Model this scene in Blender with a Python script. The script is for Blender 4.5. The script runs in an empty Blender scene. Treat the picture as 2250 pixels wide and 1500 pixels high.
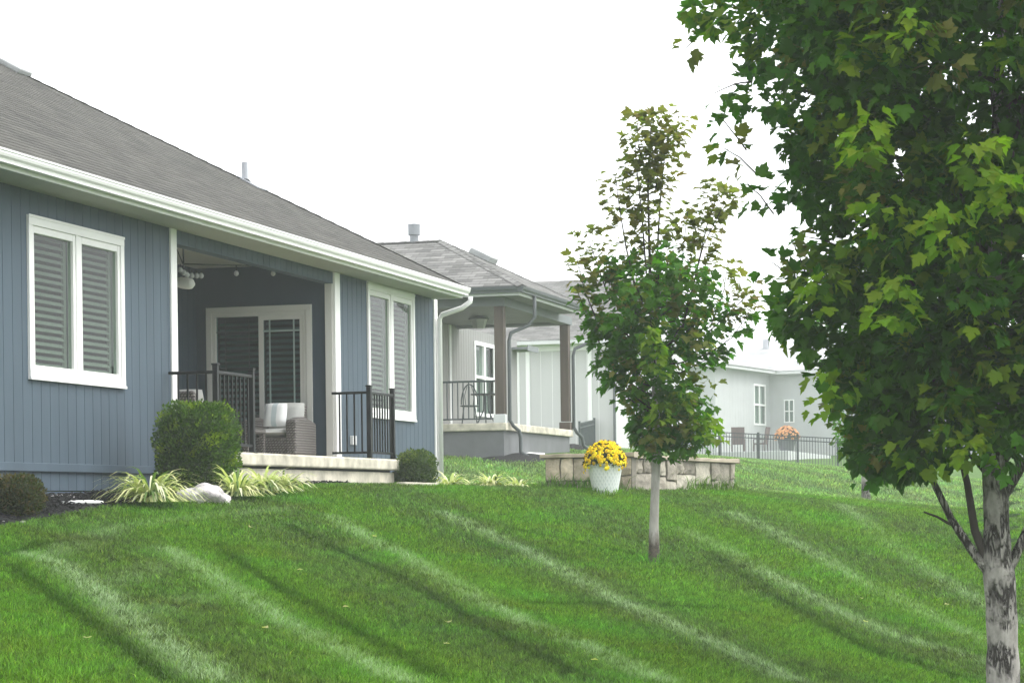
import bpy, bmesh, math, random
import numpy as np
from mathutils import Vector, Matrix, noise as mnoise
random.seed(7); RNG = np.random.default_rng(11)
SC = bpy.context.scene
COL = SC.collection

# ------------------------------------------------------------------ camera
FPX, YAW, ROLL, PX0, PY0 = 5051.5, 0.27553, -0.0122, 1125.0, 1106.25
CAM = np.array([0.0, 0.0, 0.0])            # eye level is z = 0; X runs along the house fronts, Y into the houses
_f = np.array([math.cos(YAW), math.sin(YAW), 0]); _r = np.array([math.sin(YAW), -math.cos(YAW), 0]); _u = np.array([0, 0, 1.0])
CR = _r*math.cos(ROLL) + _u*math.sin(ROLL); CU = -_r*math.sin(ROLL) + _u*math.cos(ROLL)
cam = bpy.data.cameras.new('camera'); camo = bpy.data.objects.new('camera', cam); COL.objects.link(camo)
camo.matrix_world = Matrix(((CR[0], CU[0], -_f[0], 0), (CR[1], CU[1], -_f[1], 0), (CR[2], CU[2], -_f[2], 0), (0, 0, 0, 1)))
cam.sensor_width = 36; cam.lens = FPX/2250*36; cam.shift_y = 356.25/2250; cam.clip_start = 0.5; cam.clip_end = 2000
SC.camera = camo

# ------------------------------------------------------------------ sky, sun, exposure
SUN_EL, SUN_AZ = math.radians(52), math.radians(-62)   # azimuth measured from +X towards +Y: the sun stands over the lawn side
w = bpy.data.worlds.new('World'); SC.world = w; w.use_nodes = True
nt = w.node_tree; nt.nodes.clear()
sky = nt.nodes.new('ShaderNodeTexSky'); sky.sky_type = 'NISHITA'; sky.sun_disc = False
sky.sun_elevation = SUN_EL; sky.sun_rotation = math.pi/2 - SUN_AZ; sky.dust_density = 6.0; sky.air_density = 1.0
hs = nt.nodes.new('ShaderNodeHueSaturation'); hs.inputs['Saturation'].default_value = 0.10
mx = nt.nodes.new('ShaderNodeMix'); mx.data_type = 'RGBA'; mx.inputs['Factor'].default_value = 0.72   # even white overcast
mx.inputs['B'].default_value = (8.6, 8.9, 9.1, 1)
bg = nt.nodes.new('ShaderNodeBackground'); bg.inputs['Strength'].default_value = 0.12
wo = nt.nodes.new('ShaderNodeOutputWorld')
nt.links.new(sky.outputs[0], hs.inputs['Color']); nt.links.new(hs.outputs[0], mx.inputs['A'])
nt.links.new(mx.outputs['Result'], bg.inputs['Color']); nt.links.new(bg.outputs[0], wo.inputs['Surface'])
sl = bpy.data.lights.new('sun', 'SUN'); sl.energy = 0.9; sl.angle = math.radians(40); sl.color = (1, .965, .92)
so = bpy.data.objects.new('sun', sl); COL.objects.link(so)
sd = Vector((math.cos(SUN_EL)*math.cos(SUN_AZ), math.cos(SUN_EL)*math.sin(SUN_AZ), math.sin(SUN_EL)))
so.rotation_euler = sd.to_track_quat('Z', 'Y').to_euler(); so.location = (20, -10, 30)
SC.view_settings.view_transform = 'Standard'; SC.view_settings.look = 'None'
SC.view_settings.exposure = 1.42; SC.view_settings.gamma = 1.0; SC.view_settings.use_curve_mapping = False
SC.render.engine = 'CYCLES'
SC.cycles.max_bounces = 7; SC.cycles.diffuse_bounces = 3; SC.cycles.glossy_bounces = 3; SC.cycles.transmission_bounces = 4
SC.cycles.transparent_max_bounces = 12; SC.cycles.volume_bounces = 1; SC.cycles.use_denoising = True
HAZE_DENSITY = 0.0014

# ------------------------------------------------------------------ placing: photo rays into the world
def ray(px, py):
    return _f + CR*(px-PX0)/FPX - CU*(py-PY0)/FPX
def onY(px, py, Y): d = ray(px, py); return d*(Y/d[1])
def onX(px, py, X): d = ray(px, py); return d*(X/d[0])
def atd(px, py, d): return ray(px, py)*d

# ------------------------------------------------------------------ materials
MATS = {}
def new_mat(name):
    m = bpy.data.materials.new(name); m.use_nodes = True; m.node_tree.nodes.clear()
    n = m.node_tree.nodes; out = n.new('ShaderNodeOutputMaterial'); b = n.new('ShaderNodeBsdfPrincipled')
    m.node_tree.links.new(b.outputs[0], out.inputs['Surface'])
    return m, m.node_tree, b, out
def ramp(nt, src, stops):
    r = nt.nodes.new('ShaderNodeValToRGB'); e = r.color_ramp.elements
    while len(e) < len(stops): e.new(0.5)
    for k, (p, c) in enumerate(stops):
        e[k].position = p; e[k].color = (*c, 1) if len(c) == 3 else c
    nt.links.new(src, r.inputs[0]); return r.outputs[0]
def coords(nt, scale=(1, 1, 1), kind='Object', rot=(0, 0, 0)):
    t = nt.nodes.new('ShaderNodeTexCoord'); m = nt.nodes.new('ShaderNodeMapping')
    m.inputs['Scale'].default_value = scale; m.inputs['Rotation'].default_value = rot
    nt.links.new(t.outputs[kind], m.inputs['Vector']); return m.outputs[0]
def tex_noise(nt, vec, scale, detail=4, rough=.55):
    n = nt.nodes.new('ShaderNodeTexNoise'); n.inputs['Scale'].default_value = scale
    n.inputs['Detail'].default_value = detail; n.inputs['Roughness'].default_value = rough
    nt.links.new(vec, n.inputs['Vector']); return n.outputs[0]
def bump(nt, b, h, strength=.3, dist=.01):
    n = nt.nodes.new('ShaderNodeBump'); n.inputs['Strength'].default_value = strength; n.inputs['Distance'].default_value = dist
    nt.links.new(h, n.inputs['Height']); nt.links.new(n.outputs[0], b.inputs['Normal'])
def sc3(c, k): return tuple(min(1, x*k) for x in c)
def plain(name, c, rough=.6, var=.12, scale=3.0, bmp=.15, bs=60, stretch=(1, 1, 1), metal=0):
    m, nt, b, _ = new_mat(name)
    v = coords(nt, stretch)
    f = tex_noise(nt, v, scale, 6)
    nt.links.new(ramp(nt, f, [(.3, sc3(c, 1-var)), (.7, sc3(c, 1+var))]), b.inputs['Base Color'])
    b.inputs['Roughness'].default_value = rough; b.inputs['Metallic'].default_value = metal; b.inputs['Specular IOR Level'].default_value = .18
    if bmp: bump(nt, b, tex_noise(nt, v, bs, 3), bmp, .004)
    MATS[name] = m; return m
def shingle(name, c, row=.145, wid=.33, contrast=.3):
    m, nt, b, _ = new_mat(name)
    uv = nt.nodes.new('ShaderNodeUVMap'); uv.uv_map = 'UVMap'
    br = nt.nodes.new('ShaderNodeTexBrick'); br.inputs['Scale'].default_value = 1.0
    br.inputs['Brick Width'].default_value = wid; br.inputs['Row Height'].default_value = row; br.inputs['Mortar Size'].default_value = .006
    br.inputs['Color1'].default_value = (*sc3(c, 1-contrast), 1); br.inputs['Color2'].default_value = (*sc3(c, 1+contrast), 1)
    br.inputs['Mortar'].default_value = (*sc3(c, .45), 1); br.offset = .37; br.offset_frequency = 2
    nt.links.new(uv.outputs[0], br.inputs['Vector'])
    n1 = tex_noise(nt, uv.outputs[0], .9, 6, .6); n2 = tex_noise(nt, uv.outputs[0], 55, 3, .7)
    rr = ramp(nt, n1, [(.3, (.80, .80, .80)), (.7, (1.18, 1.17, 1.15))]); r2 = ramp(nt, n2, [(.3, (.65, .65, .65)), (.7, (1.35, 1.35, 1.35))])
    a = nt.nodes.new('ShaderNodeMix'); a.data_type = 'RGBA'; a.blend_type = 'MULTIPLY'; a.inputs['Factor'].default_value = 1
    nt.links.new(br.outputs[0], a.inputs['A']); nt.links.new(rr, a.inputs['B'])
    a2 = nt.nodes.new('ShaderNodeMix'); a2.data_type = 'RGBA'; a2.blend_type = 'MULTIPLY'; a2.inputs['Factor'].default_value = 1
    nt.links.new(a.outputs['Result'], a2.inputs['A']); nt.links.new(r2, a2.inputs['B'])
    nt.links.new(a2.outputs['Result'], b.inputs['Base Color']); b.inputs['Roughness'].default_value = .9; b.inputs['Specular IOR Level'].default_value = .2
    bump(nt, b, n2, .4, .006); MATS[name] = m; return m
def leafmat(name, trans=.35, rough=.45, sat_noise=.25):
    m, nt, b, out = new_mat(name)
    a = nt.nodes.new('ShaderNodeVertexColor'); a.layer_name = 'Col'
    nt.links.new(a.outputs[0], b.inputs['Base Color']); b.inputs['Roughness'].default_value = rough
    b.inputs['Specular IOR Level'].default_value = .12
    t = nt.nodes.new('ShaderNodeBsdfTranslucent'); g = nt.nodes.new('ShaderNodeMix'); g.data_type = 'RGBA'; g.blend_type = 'MULTIPLY'
    g.inputs['Factor'].default_value = 1; g.inputs['B'].default_value = (1.0, 1.3, .5, 1)
    nt.links.new(a.outputs[0], g.inputs['A']); nt.links.new(g.outputs['Result'], t.inputs['Color'])
    s = nt.nodes.new('ShaderNodeMixShader'); s.inputs[0].default_value = trans
    nt.links.new(b.outputs[0], s.inputs[1]); nt.links.new(t.outputs[0], s.inputs[2]); nt.links.new(s.outputs[0], out.inputs['Surface'])
    MATS[name] = m; return m
def glassmat(name, tint=(.86, .9, .9), refl=1.0):
    m, nt, b, out = new_mat(name); nt.nodes.remove(b)
    tr = nt.nodes.new('ShaderNodeBsdfTransparent'); tr.inputs[0].default_value = (*tint, 1)
    gl = nt.nodes.new('ShaderNodeBsdfGlossy'); gl.inputs['Roughness'].default_value = .015; gl.inputs['Color'].default_value = (refl, refl, refl, 1)
    lw = nt.nodes.new('ShaderNodeFresnel'); lw.inputs['IOR'].default_value = 1.24
    v = coords(nt, (1, 1, 1)); bp = nt.nodes.new('ShaderNodeBump'); bp.inputs['Strength'].default_value = .05; bp.inputs['Distance'].default_value = .02
    nt.links.new(tex_noise(nt, v, 1.6, 2), bp.inputs['Height']); nt.links.new(bp.outputs[0], gl.inputs['Normal'])
    s = nt.nodes.new('ShaderNodeMixShader'); ge = nt.nodes.new('ShaderNodeNewGeometry'); fb = nt.nodes.new('ShaderNodeMath'); fb.operation = 'SUBTRACT'; fb.inputs[0].default_value = 1; nt.links.new(ge.outputs['Backfacing'], fb.inputs[1]); fm = nt.nodes.new('ShaderNodeMath'); fm.operation = 'MULTIPLY'; nt.links.new(fb.outputs[0], fm.inputs[0]); nt.links.new(lw.outputs[0], fm.inputs[1]); nt.links.new(fm.outputs[0], s.inputs[0]); nt.links.new(tr.outputs[0], s.inputs[1]); nt.links.new(gl.outputs[0], s.inputs[2])
    nt.links.new(s.outputs[0], out.inputs['Surface']); MATS[name] = m; return m

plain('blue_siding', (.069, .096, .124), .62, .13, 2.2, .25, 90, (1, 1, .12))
plain('shaded_blue_siding', (.034, .054, .077), .62, .07, 2.2, .25, 90, (1, 1, .12))  # same blue siding with the porch recess's shade put into the colour
plain('white_trim', (.81, .80, .79), .45, .03, 1.5, .06, 40)
plain('gutter_white', (.76, .755, .745), .35, .05, 1.3, .05, 30, (.15, 1, 1))
plain('soffit_paint', (.45, .44, .40), .6, .05, 1.0, .08, 30)
plain('column_paint', (.62, .61, .58), .55, .05, 1.0, .08, 30)
plain('concrete', (.50, .465, .38), .85, .34, 4.2, .35, 45)
plain('grey_foundation', (.15, .155, .16), .9, .12, 2.0, .3, 25)
plain('black_metal', (.006, .007, .008), .38, .3, 8, .05, 80)
plain('grey_metal', (.05, .062, .065), .5, .2, 5, .05, 80)
plain('shutter_paint', (.30, .325, .295), .5, .04, 2, 0)
plain('dark_interior', (.035, .04, .042), .9, .2, 2, 0)
plain('blind_slat', (.24, .33, .31), .6, .1, 3, 0)
plain('grille_green', (.30, .38, .36), .5, .06, 3, 0)
plain('cushion_grey', (.50, .50, .48), .95, .07, 9, .3, 160)
plain('grey_beam', (.18, .195, .20), .7, .07, 1.5, .1, 60)
plain('grey_siding', (.25, .25, .242), .7, .07, 1.5, .2, 60, (1, 1, .1))
plain('grey_trim', (.60, .61, .61), .6, .05, 1.5, .08, 40)
plain('grey_gutter', (.10, .112, .115), .5, .07, 1.5, .05, 40)
plain('brown_post', (.10, .08, .066), .75, .3, 4, .3, 60, (1, 1, .08))
plain('pale_siding', (.50, .50, .495), .7, .04, 1.5, .1, 60, (1, 1, .1))  # pale paint, with the fog's fading added to the colour
plain('pale_trim', (.82, .82, .81), .6, .03, 1.5, 0)
plain('far_siding', (.43, .445, .445), .7, .05, 1.5, .1, 60)  # fog's whitening put into the far paint
plain('curtain', (.62, .68, .68), .9, .05, 6, 0)
plain('patio_chair_fabric', (.09, .065, .06), .8, .15, 6, .1, 60)
plain('galvanised', (.22, .23, .245), .35, .08, 4, .05, 60, metal=.5)
plain('pvc_white', (.36, .37, .40), .45, .04, 3, 0)
plain('vent_box', (.30, .31, .31), .7, .12, 4, .1, 40)
plain('stone_cap', (.36, .31, .24), .9, .25, 3.5, .5, 25)
plain('mortar', (.17, .155, .13), .95, .2, 8, .4, 40)
plain('pale_plastic', (.80, .80, .78), .6, .04, 3, .05, 30)
plain('lamp_glass', (.36, .37, .36), .4, .06, 3, 0)
plain('bulb_glass', (.32, .33, .32), .2, .08, 6, 0)
shingle('shingle_near', (.064, .062, .056), contrast=.2)
shingle('shingle_neighbour', (.145, .143, .138), contrast=.3)
shingle('shingle_far', (.36, .365, .37), contrast=.12)  # shingles lightened in colour to stand for distant haze
leafmat('maple_leaf', .55, .52); leafmat('shrub_leaf', .3, .55); leafmat('grass_blade', .30, .55); leafmat('petal', .25, .7)
glassmat('window_glass', (.70, .76, .72)); glassmat('door_glass', (.55, .66, .66), .8)

def mat_mulch():
    m, nt, b, _ = new_mat('mulch')
    v = coords(nt); f = tex_noise(nt, v, 34, 8, .75); f2 = tex_noise(nt, v, 2, 3)
    nt.links.new(ramp(nt, f, [(.32, (.008, .008, .009)), (.55, (.035, .034, .036)), (.78, (.09, .085, .085))]), b.inputs['Base Color'])
    b.inputs['Roughness'].default_value = .95; b.inputs['Specular IOR Level'].default_value = .1; bump(nt, b, f, 1.0, .05); MATS['mulch'] = m
mat_mulch()
def mat_soil():
    m, nt, b, _ = new_mat('turf_base')
    v = coords(nt); f = tex_noise(nt, v, 1.1, 7, .6); f2 = tex_noise(nt, v, 40, 4, .7)
    c1 = ramp(nt, f, [(.3, (.040, .095, .010)), (.7, (.075, .155, .020))]); c2 = ramp(nt, f2, [(.3, (.55, .55, .55)), (.75, (1.4, 1.4, 1.4))])
    a = nt.nodes.new('ShaderNodeMix'); a.data_type = 'RGBA'; a.blend_type = 'MULTIPLY'; a.inputs['Factor'].default_value = 1
    nt.links.new(c1, a.inputs['A']); nt.links.new(c2, a.inputs['B']); nt.links.new(a.outputs['Result'], b.inputs['Base Color'])
    b.inputs['Roughness'].default_value = 1; b.inputs['Specular IOR Level'].default_value = .1; bump(nt, b, f2, .8, .04); MATS['turf_base'] = m
mat_soil()
def mat_bark():
    m, nt, b, _ = new_mat('bark')
    v = coords(nt); vs = coords(nt, (1, 1, .28)); n = tex_noise(nt, v, 3.2, 5, .6)
    base = ramp(nt, tex_noise(nt, coords(nt, (1, 1, .5)), 14, 6, .65), [(.3, (.16, .148, .135)), (.72, (.43, .40, .37))])
    vo = nt.nodes.new('ShaderNodeTexNoise'); vo.inputs['Scale'].default_value = 21; vo.inputs['Detail'].default_value = 6; vo.inputs['Roughness'].default_value = .62
    vo.inputs['Distortion'].default_value = 1.6; nt.links.new(vs, vo.inputs['Vector'])
    crack = ramp(nt, vo.outputs[0], [(.37, (0, 0, 0)), (.43, (1, 1, 1)), (.48, (1, 1, 1)), (.52, (0, 0, 0))])
    wv = nt.nodes.new('ShaderNodeMix'); wv.data_type = 'RGBA'; wv.blend_type = 'ADD'; wv.inputs['Factor'].default_value = .10
    wn_ = nt.nodes.new('ShaderNodeTexNoise'); wn_.inputs['Scale'].default_value = 9; wn_.inputs['Detail'].default_value = 4; nt.links.new(vs, wn_.inputs['Vector']); nt.links.new(vs, wv.inputs['A']); nt.links.new(wn_.outputs['Color'], wv.inputs['B'])
    ve = nt.nodes.new('ShaderNodeTexVoronoi'); ve.feature = 'DISTANCE_TO_EDGE'; ve.inputs['Scale'].default_value = 17; nt.links.new(wv.outputs['Result'], ve.inputs['Vector'])
    c2 = ramp(nt, ve.outputs['Distance'], [(.03, (1, 1, 1)), (.13, (0, 0, 0))]); mc = nt.nodes.new('ShaderNodeMath'); mc.operation = 'MAXIMUM'; nt.links.new(crack, mc.inputs[0]); nt.links.new(c2, mc.inputs[1]); crack = mc.outputs[0]
    patch = ramp(nt, n, [(.43, (0, 0, 0)), (.52, (1, 1, 1))])
    mu = nt.nodes.new('ShaderNodeMath'); mu.operation = 'MULTIPLY'; nt.links.new(crack, mu.inputs[0]); nt.links.new(patch, mu.inputs[1])
    a = nt.nodes.new('ShaderNodeMix'); a.data_type = 'RGBA'; nt.links.new(mu.outputs[0], a.inputs['Factor']); nt.links.new(base, a.inputs['A'])
    a.inputs['B'].default_value = (.022, .017, .014, 1); nt.links.new(a.outputs['Result'], b.inputs['Base Color'])
    b.inputs['Roughness'].default_value = .85
    iv = nt.nodes.new('ShaderNodeMath'); iv.operation = 'SUBTRACT'; iv.inputs[0].default_value = 1; nt.links.new(mu.outputs[0], iv.inputs[1])
    bump(nt, b, iv.outputs[0], .9, .02); MATS['bark'] = m
mat_bark()
def mat_young_bark():
    m, nt, b, _ = new_mat('smooth_bark'); v = coords(nt); sp = nt.nodes.new('ShaderNodeSeparateXYZ'); nt.links.new(v, sp.inputs[0])
    n = tex_noise(nt, coords(nt, (1, 1, .35)), 16, 6, .65); ad = nt.nodes.new('ShaderNodeMath'); ad.operation = 'MULTIPLY_ADD'; ad.inputs[1].default_value = .42; nt.links.new(n, ad.inputs[0]); nt.links.new(sp.outputs['Z'], ad.inputs[2])
    mask = ramp(nt, ad.outputs[0], [(.36, (1, 1, 1)), (.56, (0, 0, 0))]); a = nt.nodes.new('ShaderNodeMix'); a.data_type = 'RGBA'; nt.links.new(mask, a.inputs['Factor'])
    nt.links.new(ramp(nt, n, [(.3, (.26, .24, .22)), (.7, (.43, .40, .375))]), a.inputs['A']); nt.links.new(ramp(nt, tex_noise(nt, v, 30, 5, .7), [(.35, (.035, .028, .022)), (.7, (.13, .105, .08))]), a.inputs['B'])
    nt.links.new(a.outputs['Result'], b.inputs['Base Color']); b.inputs['Roughness'].default_value = .85; bump(nt, b, n, .6, .015); MATS['smooth_bark'] = m
mat_young_bark()
plain('dark_bark', (.05, .042, .036), .9, .4, 9, .6, 30, (1, 1, .3))
def mat_wicker():
    m, nt, b, _ = new_mat('wicker')
    v = coords(nt)
    def wave(direction, s):
        q = nt.nodes.new('ShaderNodeTexWave'); q.bands_direction = direction; q.inputs['Scale'].default_value = s; q.inputs['Distortion'].default_value = .6
        nt.links.new(v, q.inputs['Vector']); return q.outputs[0]
    z = wave('Z', 9); d = wave('DIAGONAL', 14)
    mu = nt.nodes.new('ShaderNodeMath'); mu.operation = 'MULTIPLY'; nt.links.new(z, mu.inputs[0]); nt.links.new(d, mu.inputs[1])
    nt.links.new(ramp(nt, mu.outputs[0], [(.05, (.05, .045, .042)), (.6, (.20, .18, .17))]), b.inputs['Base Color'])
    b.inputs['Roughness'].default_value = .65; bump(nt, b, mu.outputs[0], .9, .012); MATS['wicker'] = m
mat_wicker()
def mat_stripes():
    m, nt, b, _ = new_mat('striped_fabric')
    uv = nt.nodes.new('ShaderNodeUVMap'); uv.uv_map = 'UVMap'; sp = nt.nodes.new('ShaderNodeSeparateXYZ'); nt.links.new(uv.outputs[0], sp.inputs[0])
    r = ramp(nt, sp.outputs[0], [(0, (.80, .81, .81)), (.38, (.80, .81, .81)), (.40, (.50, .57, .59)), (.60, (.50, .57, .59)), (.62, (.80, .81, .81))])
    nt.links.new(r, b.inputs['Base Color']); b.inputs['Roughness'].default_value = .95; MATS['striped_fabric'] = m
mat_stripes()
def mat_pot():
    m, nt, b, _ = new_mat('glazed_pot')
    uv = nt.nodes.new('ShaderNodeUVMap'); uv.uv_map = 'UVMap'
    def diag(rz):
        mp = nt.nodes.new('ShaderNodeMapping'); mp.inputs['Rotation'].default_value = (0, 0, rz); nt.links.new(uv.outputs[0], mp.inputs['Vector'])
        q = nt.nodes.new('ShaderNodeTexWave'); q.inputs['Scale'].default_value = 4.6; nt.links.new(mp.outputs[0], q.inputs['Vector']); return q.outputs[0]
    mxm = nt.nodes.new('ShaderNodeMath'); mxm.operation = 'MAXIMUM'; nt.links.new(diag(.85), mxm.inputs[0]); nt.links.new(diag(-.85), mxm.inputs[1])
    r = ramp(nt, mxm.outputs[0], [(.55, (.64, .67, .67)), (.95, (.75, .77, .76))])
    nt.links.new(r, b.inputs['Base Color']); b.inputs['Roughness'].default_value = .5; bump(nt, b, mxm.outputs[0], .35, .010); MATS['glazed_pot'] = m
mat_pot()
def mat_stone():
    m, nt, b, _ = new_mat('wall_stone')
    a = nt.nodes.new('ShaderNodeVertexColor'); a.layer_name = 'Col'
    v = coords(nt); f = tex_noise(nt, v, 7, 8, .7)
    g = nt.nodes.new('ShaderNodeMix'); g.data_type = 'RGBA'; g.blend_type = 'MULTIPLY'; g.inputs['Factor'].default_value = 1
    nt.links.new(a.outputs[0], g.inputs['A']); nt.links.new(ramp(nt, f, [(.3, (.55, .54, .52)), (.68, (1.25, 1.22, 1.18))]), g.inputs['B'])
    nt.links.new(g.outputs['Result'], b.inputs['Base Color']); b.inputs['Roughness'].default_value = .92; bump(nt, b, f, .9, .04); MATS['wall_stone'] = m
mat_stone()
def mat_boulder():
    m, nt, b, _ = new_mat('pale_granite')
    v = coords(nt); f = tex_noise(nt, v, 9, 8, .7)
    nt.links.new(ramp(nt, f, [(.3, (.14, .13, .14)), (.47, (.42, .39, .39)), (.7, (.70, .67, .65))]), b.inputs['Base Color'])
    b.inputs['Roughness'].default_value = .9; bump(nt, b, f, .8, .04); MATS['pale_granite'] = m
mat_boulder()

# ------------------------------------------------------------------ mesh helpers
class MB:
    def __init__(s): s.v = []; s.f = []; s.uv = {}; s.c = []
    def add(s, vs, fs, uvs=None, col=None):
        o = len(s.v); s.v += [tuple(map(float, p)) for p in vs]
        for k, f in enumerate(fs):
            s.f.append(tuple(o+i for i in f))
            if uvs is not None: s.uv[len(s.f)-1] = uvs[k]
        if col is not None: s.c += [col]*len(vs)
        return s
    def box(s, a, b, col=None):
        x0, x1 = sorted((a[0], b[0])); y0, y1 = sorted((a[1], b[1])); z0, z1 = sorted((a[2], b[2]))
        return s.add([(x0,y0,z0),(x1,y0,z0),(x1,y1,z0),(x0,y1,z0),(x0,y0,z1),(x1,y0,z1),(x1,y1,z1),(x0,y1,z1)],
                     [(0,3,2,1),(4,5,6,7),(0,1,5,4),(1,2,6,5),(2,3,7,6),(3,0,4,7)], col=col)
    def obox(s, c, ex, ey, ez, col=None):
        c, ex, ey, ez = map(np.array, (c, ex, ey, ez)); vs = [c+a*ex+b*ey+d*ez for d in (-1,1) for a, b in ((-1,-1),(1,-1),(1,1),(-1,1))]
        return s.add(vs, [(0,3,2,1),(4,5,6,7),(0,1,5,4),(1,2,6,5),(2,3,7,6),(3,0,4,7)], col=col)
    def quad(s, *p, uv=None): return s.add(p, [tuple(range(len(p)))], [uv] if uv else None)
    def extrude(s, prof, a, b):
        """closed profile of 3D offsets swept from point a to point b"""
        n = len(prof); a = np.array(a); b = np.array(b); pr = [np.array(p) for p in prof]
        return s.add([a+p for p in pr]+[b+p for p in pr], [tuple(range(n)), tuple(range(2*n-1, n-1, -1))]+[(i, i+n, (i+1) % n+n, (i+1) % n) for i in range(n)])
    def tube(s, pts, r, n=8, cap=True, col=None):
        pts = [np.array(p, float) for p in pts]; rs = r if hasattr(r, '__len__') else [r]*len(pts); o = []; ref = None
        for i, p in enumerate(pts):
            t = pts[min(i+1, len(pts)-1)]-pts[max(i-1, 0)]; t = t/(np.linalg.norm(t)+1e-9)
            if ref is None: ref = np.array((0, 0, 1.)) if abs(t[2]) < .9 else np.array((1., 0, 0))
            e1 = np.cross(t, ref); e1 /= np.linalg.norm(e1)+1e-9; e2 = np.cross(t, e1); ref = -np.cross(e1, t) if False else ref
            for k in range(n):
                a = 2*math.pi*k/n; o.append(p+rs[i]*(math.cos(a)*e1+math.sin(a)*e2))
        f = [(i*n+k, (i+1)*n+k, (i+1)*n+(k+1) % n, i*n+(k+1) % n) for i in range(len(pts)-1) for k in range(n)]
        if cap: f += [tuple(range(n)), tuple(range((len(pts)-1)*n+n-1, (len(pts)-1)*n-1, -1))]
        return s.add(o, f, col=col)
    def lathe(s, c, prof, n=32, uv=False):
        c = np.array(c); o = [c+np.array((r*math.cos(2*math.pi*k/n), r*math.sin(2*math.pi*k/n), z)) for r, z in prof for k in range(n)]
        f = []; u = []
        for i in range(len(prof)-1):
            for k in range(n):
                f.append((i*n+k, i*n+(k+1) % n, (i+1)*n+(k+1) % n, (i+1)*n+k)); R = max(prof[i][0], .1)
                u.append([(k/n*2.6, prof[i][1]), ((k+1)/n*2.6, prof[i][1]), ((k+1)/n*2.6, prof[i+1][1]), (k/n*2.6, prof[i+1][1])])
        f += [tuple(range(n-1, -1, -1)), tuple((len(prof)-1)*n+k for k in range(n))]; u += [[(0, 0)]*n]*2
        return s.add(o, f, u if uv else None)
def base_of(o):
    b = Vector((0, 0, 0))
    while o is not None: b = b+o.location; o = o.parent
    return b
def smooth_mesh(me): me.polygons.foreach_set('use_smooth', [True]*len(me.polygons))
def build(name, mb, mat, parent=None, loc=None, smooth=False, bevel=0):
    b = base_of(parent) if parent is not None else Vector(loc if loc is not None else (0, 0, 0))
    me = bpy.data.meshes.new(name); me.from_pydata([(x-b[0], y-b[1], z-b[2]) for x, y, z in mb.v], [], mb.f)
    if mb.uv:
        ul = me.uv_layers.new(name='UVMap')
        for p in me.polygons:
            if p.index in mb.uv:
                for li, q in zip(p.loop_indices, mb.uv[p.index]): ul.data[li].uv = q
    if mb.c and len(mb.c) == len(mb.v):
        ca = me.color_attributes.new('Col', 'FLOAT_COLOR', 'POINT'); ca.data.foreach_set('color', np.array([(*c, 1) for c in mb.c], 'f').ravel())
    me.materials.append(MATS[mat] if isinstance(mat, str) else mat)
    me.validate(); me.update()
    o = bpy.data.objects.new(name, me); COL.objects.link(o)
    if parent is not None: o.parent = parent
    else: o.location = b
    if smooth: smooth_mesh(me)
    if bevel:
        md = o.modifiers.new('bevel', 'BEVEL'); md.width = bevel; md.segments = 2; md.limit_method = 'ANGLE'
    return o
def build_np(name, V, F, mat, parent=None, loc=None, C=None, smooth=False):
    """V (n,3), F (m,k) all faces of k corners, C (n,3) colours"""
    b = np.array(base_of(parent) if parent is not None else Vector(loc if loc is not None else (0, 0, 0)))
    me = bpy.data.meshes.new(name); n, m, k = len(V), len(F), F.shape[1]
    me.vertices.add(n); me.loops.add(m*k); me.polygons.add(m)
    me.vertices.foreach_set('co', (V-b).astype('f').ravel()); me.loops.foreach_set('vertex_index', F.astype('i').ravel())
    me.polygons.foreach_set('loop_start', np.arange(0, m*k, k, dtype='i'))
    if smooth: me.polygons.foreach_set('use_smooth', np.ones(m, bool))
    me.update(calc_edges=True)
    if C is not None:
        ca = me.color_attributes.new('Col', 'FLOAT_COLOR', 'POINT'); ca.data.foreach_set('color', np.c_[C, np.ones(n)].astype('f').ravel())
    me.materials.append(MATS[mat]); o = bpy.data.objects.new(name, me); COL.objects.link(o)
    if parent is not None: o.parent = parent
    else: o.location = b
    return o
def tag(o, label, cat, group=None):
    o['label'] = label; o['category'] = cat
    if group: o['group'] = group
    return o
def thing(name, loc, label, cat, group=None):
    o = bpy.data.objects.new(name, None); COL.objects.link(o); o.location = [float(q) for q in loc]; o.empty_display_size = .2
    return tag(o, label, cat, group)
def copy_thing(src, loc, label=None, rz=0):
    r = src.copy(); COL.objects.link(r); r.location = loc; r.rotation_euler = (0, 0, rz)
    if label: r['label'] = label
    for ch in src.children:
        c = ch.copy(); COL.objects.link(c); c.parent = r
        for g in ch.children:
            d = g.copy(); COL.objects.link(d); d.parent = c
    return r

# ------------------------------------------------------------------ ground
YF = 11.2                                   # front wall of the blue house
GP = [(0,1500,11),(560,1500,12),(1125,1500,13.2),(1700,1500,15),(2250,1500,17.3),
      (0,1300,15),(560,1300,17),(1125,1300,19.2),(1700,1300,21.5),(2250,1300,23.5),
      (0,1185,19),(560,1180,21.5),(1125,1180,24.5),(1700,1180,27),(2250,1200,27),
      (0,1150,20.4),(250,1104,23.5),(500,1083,26),(700,1065,28.7),(870,1065,30),(1000,1071,31),(1200,1073,31.7),(1400,1076,32),(1620,1081,33),(1900,1109,33),(2200,1126,33.5),
      (100,1094,24),(300,1084,26.1),(560,1075,28.8),(800,1071,31.5),(960,1071,34.5),
      (1000,1062,38),(1000,1031,44),(1111,1010,48),(1180,995,51),(1320,985,68),
      (1640,1077,36.5),(1640,1040,50),(1640,1015,80),(1840,1033,80),(2100,1062,80),(1900,1114,38),(1900,1086,48),(2200,1115,48),
      (1400,990,105),(1700,1004,115),(2200,1005,115),(1125,985,150),(0,985,150),(2250,975,150)]
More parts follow.
